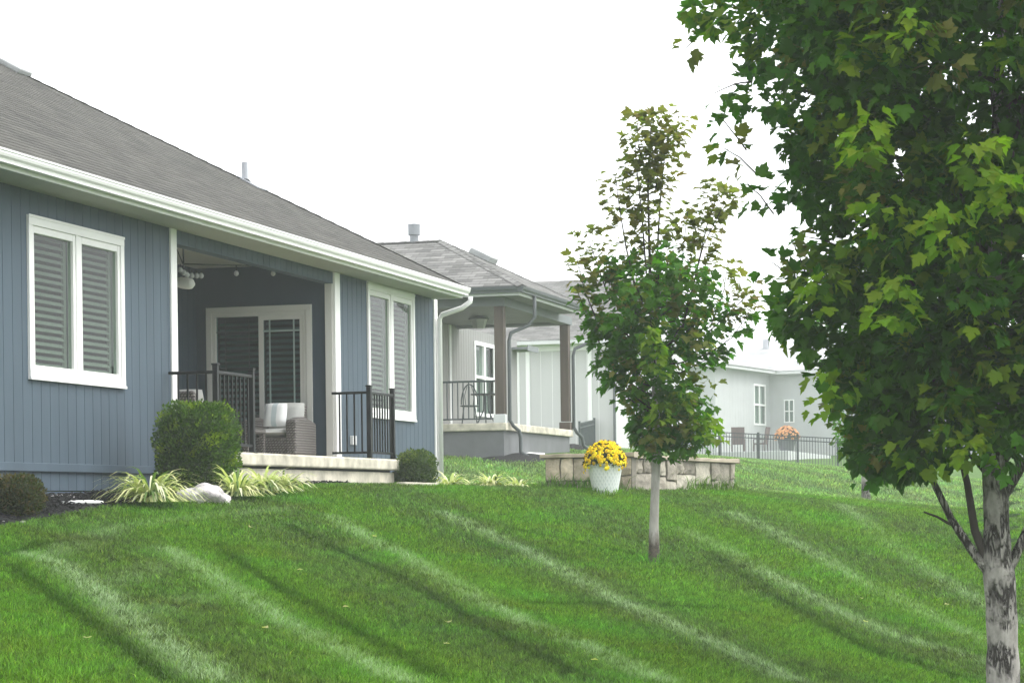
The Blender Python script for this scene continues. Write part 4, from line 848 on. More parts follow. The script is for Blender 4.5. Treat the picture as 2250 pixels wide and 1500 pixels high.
# ------------------------------------------------------------------ foliage helpers
LEAF = [(0, 0), (.18, -.05), (.40, .04), (.35, .19), (.46, .29), (.55, .57), (.39, .57), (.27, .50), (.29, .68), (.15, .77), (0, 1.0)]
LEAF = LEAF+[(-x, y) for x, y in LEAF[-2:0:-1]]
def maple_leaves(P, D, U, S, C, fold=.24, curl=.34):
    """P base points, D tip direction, U leaf normal (n,3), S sizes, C colours -> fan meshes"""
    n = len(P); D = D/np.linalg.norm(D, axis=1, keepdims=True); Sd = np.cross(D, U); Sd /= np.linalg.norm(Sd, axis=1, keepdims=True)+1e-9; Nn = np.cross(Sd, D)
    L = np.array([(0, .36)]+LEAF); k = len(L); fo = RNG.uniform(.3, 1.2, n)*fold; cu = RNG.uniform(.2, 1.3, n)*curl; wd = RNG.uniform(.8, 1.1, n)
    jt = RNG.uniform(.92, 1.08, (n, k)); jt[:, 0] = 1; x = L[None, :, 0]*wd[:, None]*jt; y = L[None, :, 1]*RNG.uniform(.95, 1.05, (n, k))*RNG.uniform(.88, 1.05, n)[:, None]; tw_ = RNG.uniform(-.5, .5, n)[:, None]; z = np.abs(x)*fo[:, None]*1.6-cu[:, None]*(y-.1)**2+tw_*x*y+.03*np.sin(9*y+6*x)
    V = P[:, None]+S[:, None, None]*(x[..., None]*Sd[:, None]+y[..., None]*D[:, None]+z[..., None]*Nn[:, None])
    i = np.arange(1, k); t = np.c_[np.zeros(k-1, int), i, np.r_[i[1:], 1]]
    F = (np.arange(n)[:, None, None]*k+t[None]).reshape(-1, 3); return V.reshape(-1, 3), F, np.repeat(C, k, 0)
def unit(a): return a/(np.linalg.norm(a, axis=-1, keepdims=True)+1e-9)
def spray_leaves(segs, per, size, spread, tint, droop=.55):
    """leaves in pairs along twig polylines; segs list of (pts array, tint index)"""
    Ps, Ds, Us, Ss, Cs = [], [], [], [], []
    for sg_ in segs:
        pts, col, m = sg_[:3]; sp_ = sg_[3] if len(sg_) > 3 else spread; pts = np.array(pts); t = np.sort(RNG.uniform(.0, 1, m))*(len(pts)-1); i = np.minimum(t.astype(int), len(pts)-2); fr = (t-i)[:, None]; c = pts[i]*(1-fr)+pts[i+1]*fr; ax = unit(pts[i+1]-pts[i])
        rnd = unit(RNG.normal(size=(m, 3))); side = unit(rnd-ax*(rnd*ax).sum(1, keepdims=True)); out = unit(side+ax*.35+np.array((0, 0, .12)))
        base = c+out*(sp_*RNG.uniform(.25, 1.0, m))[:, None]
        d = unit(out+np.array((0, 0, -1.))*RNG.uniform(.1, 1.0, m)[:, None]*droop*1.6+RNG.normal(size=(m, 3))*.25)
        up = unit(np.array((0, 0, 1.))+out*.55+RNG.normal(size=(m, 3))*.38); up = unit(up-d*(up*d).sum(1, keepdims=True))
        Ps.append(base); Ds.append(d); Us.append(up); Ss.append(size*RNG.uniform(.45, 1.12, m)); k = RNG.uniform(.78, 1.22, m)[:, None]; mixc = np.array(col)[None]*k; mixc[:, 0] *= RNG.uniform(.8, 1.1, m); Cs.append(mixc)
    return maple_leaves(np.concatenate(Ps), np.concatenate(Ds), np.concatenate(Us), np.concatenate(Ss), np.concatenate(Cs))
def bez(a, b, lift, n=7, wob=.03):
    a, b = np.array(a, float), np.array(b, float); c = (a+b)/2+lift; t = np.linspace(0, 1, n)[:, None]; P_ = (1-t)**2*a+2*t*(1-t)*c+t*t*b; P_[1:-1] += RNG.normal(size=(n-2, 3))*wob*np.linalg.norm(b-a)*.3; return P_
DG, MG, YG, OL, RD = (.030, .086, .006), (.060, .150, .009), (.150, .230, .011), (.165, .165, .036), (.085, .050, .025)

# ------------------------------------------------------------------ big maple at the right
def big_maple():
    dT = 16.0; zb = None
    base = atd(2204, 1500, dT); ax0 = atd(2190, 1000, dT); gbase = gz1(base[0], base[1])
    T_ = thing('maple_tree', (base[0], base[1], gbase), 'large dense green maple with a thick cracked grey trunk at the right edge', 'tree', 'maple trees on the lawn')
    px = lambda x, y, dd=0: atd(x, y, dT+dd)
    pts = [np.array((base[0], base[1], gbase-.1))+(0, 0, 0)]
    tr = [(base*1.0)+np.array((0, 0, gbase-base[2]-.08)), (base*1.0)+np.array((0, 0, gbase-base[2]+.12)), px(2203, 1420), px(2200, 1330), px(2196, 1270), px(2190, 1225), px(2190, 1160), px(2188, 1090), px(2184, 1040), px(2182, 980), px(2178, 850), px(2185, 600), px(2190, 300), px(2200, 0), px(2200, -400)]
    rr = [.135, .118, .108, .106, .112, .104, .090, .086, .084, .070, .062, .05, .04, .03, .012]
    m = MB(); pp = []; r2 = []
    for i in range(len(tr)-1):
        for k in range(4): t = k/4; pp.append(tr[i]*(1-t)+tr[i+1]*t); r2.append((rr[i]*(1-t)+rr[i+1]*t)*(1+.05*mnoise.noise((i*1.7+t*1.7, 2, 5))))
    pp.append(tr[-1]); r2.append(rr[-1]); m.tube(pp, r2, 20); build('trunk', m, 'bark', T_, smooth=True)
    def br(P_, r0, r1, mat='bark'):
        P_ = [np.array(p) for p in P_]; q = []; rs = []
        for i in range(len(P_)-1):
            for k in range(4): q.append(P_[i]+(P_[i+1]-P_[i])*k/4)
        q.append(P_[-1]); n = len(q); m = MB(); m.tube(q, [r0+(r1-r0)*i/(n-1) for i in range(n)], 10); return build('branch', m, mat, T_, smooth=True)
    br([px(2176, 1262), px(2140, 1215), px(2090, 1140), px(2045, 1045), px(1990, 960, .1), px(1900, 830, .2)], .036, .012)
    br([px(2170, 1235), px(2142, 1165), px(2125, 1060), px(2100, 960, -.2), px(2040, 800, -.3)], .034, .014, 'dark_bark')
    br([px(2102, 1156), px(2082, 1148), px(2060, 1135), px(2030, 1124)], .012, .007, 'dark_bark')
    br([px(2215, 1250), px(2238, 1205), px(2275, 1120), px(2330, 960)], .042, .015)
    br([px(2200, 1090), px(2225, 1055), px(2260, 1000), px(2330, 880)], .05, .016)
    br([px(2182, 1060, 0), px(2150, 1020, .1), px(2090, 960, .4)], .022, .008, 'dark_bark')
    # crown: radius profile about the trunk axis
    ax = lambda z: np.array((px(2196, 1000)[0], px(2196, 1000)[1], z))
    zr = np.array([-.05, .08, .33, .65, .97, 1.29, 1.73, 1.98, 2.23, 2.55, 2.87, 3.5, 4.2, 5.0, 5.7, 6.1]); rr_ = np.array([.35, .75, .95, 1.06, 1.20, 1.34, 1.30, 1.22, 1.40, 1.56, 1.66, 1.86, 1.9, 1.40, .7, .1])
    segs = []; limbs = 0
    lim_o = []
    for k in range(30):
        z0 = RNG.uniform(.1, 3.6); a = k*2.399; z1 = z0+RNG.uniform(.5, 1.3); R = np.interp(z1, zr, rr_)*RNG.uniform(.7, .95); P_ = bez(ax(z0), ax(z1)+np.array((R*math.cos(a), R*math.sin(a), 0)), np.array((0, 0, -.12)), 8); lim_o.append((P_, .03*(1-z0/5)+.006))
    for P_, r0 in lim_o: br(P_[::2], r0, .006, 'dark_bark')
    n = 0; N_ = 1850
    while n < N_:
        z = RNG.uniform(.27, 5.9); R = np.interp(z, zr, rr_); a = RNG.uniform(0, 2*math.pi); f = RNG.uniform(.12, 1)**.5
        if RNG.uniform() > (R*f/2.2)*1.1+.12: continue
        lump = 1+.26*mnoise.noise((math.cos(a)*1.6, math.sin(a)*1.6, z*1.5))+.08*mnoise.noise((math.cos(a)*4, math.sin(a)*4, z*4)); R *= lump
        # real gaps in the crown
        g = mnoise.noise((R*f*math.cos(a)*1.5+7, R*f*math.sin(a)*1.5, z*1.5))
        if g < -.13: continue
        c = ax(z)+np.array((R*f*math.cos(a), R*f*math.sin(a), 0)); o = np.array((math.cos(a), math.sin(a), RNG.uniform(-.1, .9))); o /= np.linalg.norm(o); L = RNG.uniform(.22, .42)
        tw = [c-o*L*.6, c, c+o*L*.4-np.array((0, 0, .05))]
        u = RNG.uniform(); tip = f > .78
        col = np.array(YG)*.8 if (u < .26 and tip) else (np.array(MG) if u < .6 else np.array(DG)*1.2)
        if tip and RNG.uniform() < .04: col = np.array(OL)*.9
        segs.append((np.array(tw), tuple(col), int(RNG.integers(19, 28)))); n += 1
    # thin outer shoots against the sky on the left
    for (x0, y0, x1, y1) in ((1650, 180, 1570, 205), (1640, 330, 1580, 255), (1660, 380, 1590, 325), (1560, 60, 1505, 110), (1760, 640, 1695, 575), (1770, 600, 1740, 530), (1800, 620, 1770, 540), (1700, 470, 1640, 400), (1840, 540, 1760, 520)):
        P_ = bez(px(x0, y0, .1), px(x1, y1, 0), np.array((0, 0, .03)), 5); br(P_, .006, .003, 'dark_bark'); segs.append((P_, OL if RNG.uniform() < .5 else MG, 12))
    # bright young clumps facing the lawn
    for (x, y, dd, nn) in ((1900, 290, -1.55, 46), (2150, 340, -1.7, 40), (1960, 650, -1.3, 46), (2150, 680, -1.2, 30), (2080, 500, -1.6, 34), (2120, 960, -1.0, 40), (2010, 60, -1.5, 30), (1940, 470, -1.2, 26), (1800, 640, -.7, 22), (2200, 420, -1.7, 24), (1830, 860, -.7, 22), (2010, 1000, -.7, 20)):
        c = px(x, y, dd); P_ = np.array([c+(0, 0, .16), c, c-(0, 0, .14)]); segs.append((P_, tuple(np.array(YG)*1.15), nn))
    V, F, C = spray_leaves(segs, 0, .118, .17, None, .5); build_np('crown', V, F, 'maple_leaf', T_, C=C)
    return T_
big_maple()

# ------------------------------------------------------------------ small maple in the middle of the lawn
def small_maple(dT=23.5, base_px=(1436, 1236)):
    b = hit(*base_px); dT = float(np.dot(b, _f)); px = lambda x, y, dd=0: atd(x, y, dT+dd); rp = lambda s: RNG.normal()*s
    T_ = thing('maple_tree', (b[0], b[1], b[2]), 'slender young maple with a tall leader standing alone mid-lawn before the stone wall', 'tree', 'maple trees on the lawn')
    tr = [px(1436, 1242), px(1437, 1215), px(1437, 1150), px(1440, 1060), px(1443, 1000), px(1440, 850), px(1434, 700), px(1430, 600)]; r = [.085, .058, .048, .044, .043, .036, .026, .020]; m = MB(); q = []; rs = []
    for i in range(len(tr)-1):
        for k in range(4): q.append(tr[i]+(tr[i+1]-tr[i])*k/4); rs.append((r[i]+(r[i+1]-r[i])*k/4)*(1+.08*mnoise.noise((i+k/4, 9, 1))))
    q.append(tr[-1]); rs.append(r[-1]); m.tube(q, rs, 14); tk = build('trunk', m, 'smooth_bark', T_, smooth=True)
    segs = []
    def sh(P_, col, n, r0=.008, r1=.003, draw=True):
        n = int(n*1.45)
        P_ = np.array(P_)
        if draw: m = MB(); m.tube(P_, np.linspace(r0, r1, len(P_)), 6); build('branch', m, 'dark_bark', T_)
        segs.append((P_, col, n, .16 if n > 80 else .12))
    L = lambda pts, dd=0: np.array([px(x, y, dd+.02*i) for i, (x, y) in enumerate(pts)])
    OLt = tuple(np.array(OL)*1.0)
    sh(L([(1430, 640), (1426, 520), (1424, 420), (1428, 330), (1432, 250)]), OLt, 90, .016, .004); sh(L([(1442, 640), (1446, 520), (1452, 420), (1462, 330), (1470, 285)], .1), OLt, 70, .012, .004); sh(L([(1420, 600), (1410, 470), (1400, 380), (1395, 300)], -.1), OLt, 60, .010, .003)
    sh(L([(1440, 420), (1450, 340), (1480, 300)], .05), OLt, 40, .006, .003); sh(L([(1425, 400), (1405, 330), (1400, 270)], .05), OLt, 30, .006, .003)
    sh(L([(1400, 650), (1375, 540), (1360, 450), (1352, 385)], -.1), OLt, 60, .010, .003); sh(L([(1340, 660), (1312, 580), (1288, 512)], .1), OLt, 34, .008, .003); sh(L([(1310, 700), (1285, 640), (1265, 560)], -.1), OLt, 34, .007, .003); sh(L([(1320, 760), (1290, 690), (1265, 632)], 0), MG, 30, .007, .003)
    sh(L([(1500, 720), (1530, 600), (1552, 500), (1582, 412)], 0), OLt, 80, .012, .003); sh(L([(1490, 660), (1500, 560), (1512, 455)], .15), OLt, 46, .009, .003); sh(L([(1520, 640), (1545, 540), (1600, 430)], -.15), OLt, 40, .008, .003)
    sh(L([(1545, 740), (1610, 680), (1662, 628)], 0), OLt, 40, .008, .003); sh(L([(1560, 720), (1590, 640), (1600, 575)], .2), OLt, 26, .007, .003); sh(L([(1540, 790), (1610, 740), (1650, 680)], -.1), MG, 44, .008, .003)
    sh(L([(1460, 640), (1468, 570), (1462, 520)], .1), OLt, 0, .005, .002); sh(L([(1472, 600), (1480, 550), (1476, 515)], .1), OLt, 0, .005, .002)
    for lst, nn, sp in (([(1420, 262), (1448, 270), (1478, 315), (1405, 325), (1440, 345), (1455, 395), (1430, 435), (1465, 365), (1412, 385), (1490, 285), (1435, 300), (1425, 480), (1445, 520)], 20, .20), ([(1585, 420), (1560, 436), (1602, 440), (1540, 470), (1518, 500), (1562, 500), (1550, 545), (1590, 470), (1505, 540)], 13, .18), ([(1352, 398), (1348, 450), (1378, 430), (1372, 490), (1350, 530), (1395, 545)], 11, .16), ([(1285, 525), (1275, 580), (1310, 570), (1272, 640), (1325, 610)], 10, .15), ([(1640, 640), (1600, 600), (1655, 670), (1620, 690)], 10, .15)):
        for (x, y) in lst: c = px(x, y, RNG.uniform(-.15, .15)); segs.append((np.array([c-(0, 0, .07), c, c+(0, 0, .07)]), tuple(np.array(OL)*RNG.uniform(.8, 1.3)*np.array((RNG.uniform(.95, 1.25), 1, 1))), nn, sp))
    # main crown
    yy = np.array([560, 600, 650, 700, 750, 800, 850, 900, 950, 1000]); le = np.array([1340, 1310, 1285, 1290, 1285, 1305, 1325, 1372, 1395, 1425]); ri = np.array([1530, 1560, 1600, 1625, 1605, 1585, 1572, 1555, 1575, 1530])
    for k in range(30):
        z0 = RNG.uniform(640, 985); a = k*2.399; y1 = z0-RNG.uniform(20, 110); w_ = (np.interp(y1, yy, ri)-1440) if math.cos(a) > 0 else (1440-np.interp(y1, yy, le)); R = w_*RNG.uniform(.6, .9)*dT/FPX
        A_ = px(1440, z0); E = px(1440, y1)+CR*R*math.cos(a)+_f*R*math.sin(a)
        P_ = bez(A_, E, np.array((0, 0, -.06)), 6); m = MB(); m.tube(P_, np.linspace(.011, .004, 6), 6); build('branch', m, 'dark_bark', T_)
    n = 0
    while n < 300:
        y = RNG.uniform(570, 1000); a = RNG.uniform(0, 2*math.pi); f = RNG.uniform(.05, 1)**.5; w_ = (np.interp(y, yy, ri)-1440) if math.cos(a) > 0 else (1440-np.interp(y, yy, le)); dep = 150*np.interp(y, [560, 700, 900, 1000], [.8, 1.05, .8, .4])
        if RNG.uniform() > w_/170+.15: continue
        if mnoise.noise((math.cos(a)*f*2+3, y*.012, math.sin(a)*f*2)) < -.33: continue
        c = px(1440, y)+CR*w_*f*math.cos(a)*dT/FPX*.93+_f*dep*f*math.sin(a)*dT/FPX; o = unit(CR*math.cos(a)+_f*math.sin(a)+np.array((0, 0, RNG.uniform(.2, 1.2)))); Ln = RNG.uniform(.16, .3)
        u = RNG.uniform(); col = np.array(MG)*1.05 if u < .6 else (np.array(DG)*1.7 if u < .8 else np.array(OL)*1.15)
        segs.append((np.array([c-o*Ln*.6, c, c+o*Ln*.4]), tuple(col), int(RNG.integers(9, 15)))); n += 1
    for (x, y, dd, nn) in ((1432, 745, -.75, 40), (1440, 800, -.75, 30), (1450, 900, -.6, 30), (1540, 930, -.35, 46), (1500, 880, -.5, 30), (1570, 940, -.1, 24), (1410, 640, -.5, 24)):
        c = px(x, y, dd); segs.append((np.array([c+(0, 0, .12), c, c-(0, 0, .12)]), tuple(np.array(YG)*1.0), nn))
    V, F, C = spray_leaves(segs, 0, .110, .11, None, .45); build_np('crown', V, F, 'maple_leaf', T_, C=C)
small_maple()
# pale maple further back, behind the big one
def back_maple():
    b = hit(1903, 1106, 40); dT = float(np.dot(b, _f)); px = lambda x, y, dd=0: atd(x, y, dT+dd)
    T_ = thing('maple_tree', b, 'hazy young maple standing further back, half hidden by the large maple', 'tree', 'maple trees on the lawn'); m = MB(); m.tube([b-(0, 0, .1), px(1902, 1050), px(1900, 900), px(1895, 700), px(1890, 520)], [.09, .08, .07, .05, .015], 10); build('trunk', m, 'bark', T_, smooth=True); segs = []
    for k in range(200):
        y = RNG.uniform(540, 1010); R = np.interp(y, [520, 620, 800, 940, 1020], [25, 95, 118, 80, 25])*dT/FPX; a = RNG.uniform(0, 6.283); f = RNG.uniform(.1, 1)**.5; c = px(1897, y)+CR*R*f*math.cos(a)+_f*R*f*math.sin(a); o = unit(CR*math.cos(a)+_f*math.sin(a)+np.array((0, 0, .6))); segs.append((np.array([c-o*.15, c, c+o*.12]), tuple(np.array(MG)*1.2), 10))
    V, F, C = spray_leaves(segs, 0, .11, .13, None); build_np('crown', V, F, 'maple_leaf', T_, C=C)
back_maple()
# young spruce behind the thick trunk
def spruce():
    b = hit(2262, 1215, 20); T_ = thing('spruce_tree', b, 'thin-needled young spruce just behind the thick trunk at the right edge', 'tree'); m = MB(); m.tube([b-(0, 0, .1), b+(0, 0, 1.6)], [.03, .006], 8); build('trunk', m, 'dark_bark', T_)
    n = 9000; h = RNG.uniform(.02, 1, n)**1.3; lev = np.floor(h*11)/11+.01; a0 = np.floor(RNG.uniform(0, 8, n))*.785+lev*17; R = (1-lev)*.85*RNG.uniform(.1, 1, n)**.7; z = lev*1.55+.10-R*.18
    c = np.array(b)+np.c_[R*np.cos(a0), R*np.sin(a0), z+.08]; d = unit(np.c_[np.cos(a0), np.sin(a0), np.full(n, .2)]+RNG.normal(size=(n, 3))*.7); L = RNG.uniform(.04, .075, n)[:, None]; s = unit(np.cross(d, RNG.normal(size=(n, 3))))*.004
    V = np.stack([c-s, c+s, c+d*L], 1).reshape(-1, 3); C = np.repeat(np.array((.06, .095, .05))[None]*RNG.uniform(.6, 1.3, n)[:, None], 3, 0); build_np('needles', V, np.arange(3*n).reshape(-1, 3), 'shrub_leaf', T_, C=C)
spruce()

# ------------------------------------------------------------------ shrubs and plants
def shrub(name, c, size, label, n, leaf, cols, p=3.2, topcol=None, rough=.10, cat='shrub', group=None, topn=0):
    c = np.array(c); T_ = thing(name, c, label, cat, group); sx, sy, sz = np.array(size)/2; mid = c+np.array((0, 0, sz))
    def surf(u, v):
        d = np.c_[np.cos(u)*np.cos(v), np.sin(u)*np.cos(v), np.sin(v)]; k = 1/((np.abs(d)**p).sum(1))**(1/p); lump = np.array([1+rough*mnoise.noise((q[0]*3.1+c[0], q[1]*3.1, q[2]*3.1))+rough*.6*mnoise.noise((q[0]*8, q[1]*8+c[1], q[2]*8)) for q in d]); return d, d*(k*lump)[:, None]
    m = MB(); nu, nv = 26, 14; us, vs = np.meshgrid(np.linspace(0, 2*math.pi, nu, endpoint=False), np.linspace(-1.45, 1.5, nv)); d, s_ = surf(us.ravel(), vs.ravel()); pts = mid+s_*np.array((sx, sy, sz))*.84
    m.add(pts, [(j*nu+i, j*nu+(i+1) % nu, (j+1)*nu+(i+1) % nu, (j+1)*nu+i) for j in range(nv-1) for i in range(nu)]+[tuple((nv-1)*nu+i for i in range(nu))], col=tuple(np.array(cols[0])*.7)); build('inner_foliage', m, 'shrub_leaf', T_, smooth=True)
    v = np.arcsin(RNG.uniform(-.95, 1, n)); u = RNG.uniform(0, 2*math.pi, n); d, s_ = surf(u, v); P_ = mid+s_*np.array((sx, sy, sz))*RNG.uniform(.80, 1.04, n)[:, None]; P_[:, 2] = np.maximum(P_[:, 2], c[2]+.01)
    dr = unit(d+RNG.normal(size=(n, 3))*.75+np.array((0, 0, .45))); side = unit(np.cross(dr, RNG.normal(size=(n, 3)))); L = (leaf*RNG.uniform(.6, 1.25, n))[:, None]; Wd = L*.30
    V = np.stack([P_, P_+dr*L*.5+side*Wd, P_+dr*L, P_+dr*L*.5-side*Wd], 1).reshape(-1, 3); k = RNG.integers(0, len(cols), n); C = np.array(cols)[k]*RNG.uniform(.7, 1.3, n)[:, None]
    if topcol is not None:
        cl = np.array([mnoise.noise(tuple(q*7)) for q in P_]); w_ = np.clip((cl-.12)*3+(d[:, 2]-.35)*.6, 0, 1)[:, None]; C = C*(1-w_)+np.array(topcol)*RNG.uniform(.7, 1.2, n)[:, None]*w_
    build_np('leaves', V, np.arange(4*n).reshape(-1, 4), 'shrub_leaf', T_, C=np.repeat(C, 4, 0)); return T_
sc_ = atd(435, 1040, 25.6); sg = gz1(sc_[0], sc_[1]); ztop_s = atd(435, 890, 25.6)[2]
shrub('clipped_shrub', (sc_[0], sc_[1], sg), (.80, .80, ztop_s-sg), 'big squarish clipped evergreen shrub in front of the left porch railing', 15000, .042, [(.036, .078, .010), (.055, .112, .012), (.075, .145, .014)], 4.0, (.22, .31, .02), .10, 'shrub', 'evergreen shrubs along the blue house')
sc_ = atd(40, 1128, 21.2); sg = gz1(sc_[0], sc_[1])
shrub('small_shrub', (sc_[0], sc_[1], sg), (.46, .44, atd(40, 1044, 21.2)[2]-sg), 'small dark reddish-green shrub in the mulch at the far left', 4200, .030, [(.036, .050, .014), (.055, .068, .018), (.085, .062, .022)], 2.6, (.12, .095, .03), .14, 'shrub', 'evergreen shrubs along the blue house')
sc_ = atd(914, 1062, 33.2); sc_[1] = min(sc_[1], YF-.42); sg = gz1(sc_[0], sc_[1])
shrub('low_shrub', (sc_[0], sc_[1], sg-.05), (.72, .56, onX(914, 987, sc_[0])[2]-sg+.03), 'rounded green shrub between the porch slab and the house downspout', 6500, .034, [(.045, .082, .018), (.062, .108, .022), (.085, .125, .030)], 2.7, (.16, .20, .035), .14, 'shrub', 'evergreen shrubs along the blue house')
def liriope(c, n, L0, label, spread=.5, up=.0):
    c = np.array(c); T_ = tag(bpy.data.objects.new('variegated_grass', None), label, 'ornamental grass', 'variegated grass clumps'); bpy.data.objects.remove(T_)
    a = RNG.uniform(0, 2*math.pi, n); el = RNG.uniform(.2, 1.35, n); L = L0*RNG.uniform(.55, 1.15, n); r0 = RNG.uniform(0, .14, n)*L0*2; k = 6; V = []; C = []; F = []
    cream = np.array((.70, .69, .36)); grn = np.array((.13, .21, .06)); pale = np.array((.78, .77, .55))
    for i in range(n):
        h = np.array((math.cos(a[i]), math.sin(a[i]), 0)); p = c+h*r0[i]; th = el[i]; s = np.array((-h[1], h[0], 0))*(.014+.006*RNG.uniform()); w_ = RNG.uniform(); col = grn*1.0 if w_ < .20 else (cream*RNG.uniform(.75, 1.1) if w_ < .8 else pale)
        o = len(V)
        for j in range(k):
            t = j/(k-1); wd = (1-.85*t**2)*(.7+.3*min(1, t*4)); V += [p-s*wd, p+s*wd]; C += [col*(1 if j % 2 else .94)]*2; p = p+(h*math.cos(th)+np.array((0, 0, math.sin(th))))*L[i]/(k-1); th -= RNG.uniform(.22, .52)
        F += [(o+2*j, o+2*j+1, o+2*j+3, o+2*j+2) for j in range(k-1)]
    V = np.array(V); V[:, 2] = np.maximum(V[:, 2], c[2]-.03)
    vg = tag(build_np('variegated_grass', V, np.array(F), 'shrub_leaf', loc=c, C=np.array(C)), label, 'ornamental grass', 'variegated grass clumps')
    vg['kind'] = 'thing'; return vg
def lir(px, py, d, n, L, label): p = atd(px, py, d); return liriope((p[0], p[1], max(gz1(p[0], p[1]), p[2]-.05)), n, L, label)
lir(330, 1085, 23.4, 230, .56, 'large cream and green striped grass clump left of the pale boulder')
lir(520, 1074, 25.2, 190, .47, 'cream striped grass clump touching the right side of the boulder')
lir(578, 1068, 26.2, 170, .45, 'cream striped grass clump spilling over the porch slab edge, middle one')
lir(622, 1064, 26.8, 130, .40, 'cream striped grass clump nearest the bare porch foundation')
lir(988, 1064, 31.5, 120, .36, 'small bleached grass tuft right below the house downspout')
lir(1080, 1062, 31.8, 130, .40, 'pale grass tuft on the lawn edge midway to the stone wall')
lir(1140, 1064, 31.6, 60, .30, 'tiny pale grass sprig closest to the stone wall')
# boulder
bp = atd(447, 1088, 24.6); bm = bmesh.new(); bmesh.ops.create_icosphere(bm, subdivisions=4, radius=1)
for v in bm.verts:
    n_ = mnoise.noise(v.co*1.5)*.28+mnoise.noise(v.co*4)*.09+mnoise.noise(v.co*11)*.03; v.co = v.co*(1+n_); v.co.x *= .30; v.co.y *= .27; v.co.z = v.co.z*.16+.05
me = bpy.data.meshes.new('boulder'); bm.to_mesh(me); bm.free(); me.materials.append(MATS['pale_granite']); smooth_mesh(me); bo = bpy.data.objects.new('boulder', me); COL.objects.link(bo); bo.location = (bp[0], bp[1], gz1(bp[0], bp[1])-.02); tag(bo, 'rough whitish boulder between the striped grass clumps', 'boulder')
# white round lid and pebbles in the mulch
dp = hit(181, 1110); m = MB(); m.lathe((dp[0], dp[1], dp[2]+.012), [(.20, 0), (.215, .012), (.205, .03), (.12, .04)], 32); tag(build('drain_cover', m, 'pale_plastic', loc=(dp[0], dp[1], dp[2]), smooth=True), 'white round flat cover lying in the dark mulch', 'drain cover')
rnd = random.Random(5)
for k, (px, py, s) in enumerate(((118, 1097, .06), (130, 1096, .07), (152, 1095, .05), (160, 1098, .04), (190, 1097, .03), (240, 1108, .03), (50, 1152, .03), (5, 1150, .03), (103, 1101, .03))):
    p = hit(px, py); m = MB(); bm = bmesh.new(); bmesh.ops.create_icosphere(bm, subdivisions=2, radius=1)
    for v in bm.verts: v.co *= 1+.25*mnoise.noise(v.co*2+Vector((k, 0, 0))); v.co.x *= s; v.co.y *= s*.8; v.co.z *= s*.45
    me = bpy.data.meshes.new('pebble'); bm.to_mesh(me); bm.free(); me.materials.append(MATS['pale_granite']); smooth_mesh(me); o = bpy.data.objects.new('pebble', me); COL.objects.link(o); o.location = (p[0], p[1], p[2]+.02); tag(o, 'whitish pebble on the dark mulch at the foot of the blue wall', 'pebble', 'whitish pebbles in the mulch')
# pale edging strip by the low shrub
e0, e1 = hit(880, 1068, 26), hit(955, 1070, 26); m = MB(); dd = e1-e0; m.obox((e0+e1)/2+(0, 0, .02), dd/2, np.array((.0, .06, 0)), (0, 0, .035)); tag(build('edging_stone', m, 'concrete', loc=e0, bevel=.01), 'low pale edging stone in front of the rounded green shrub', 'edging')

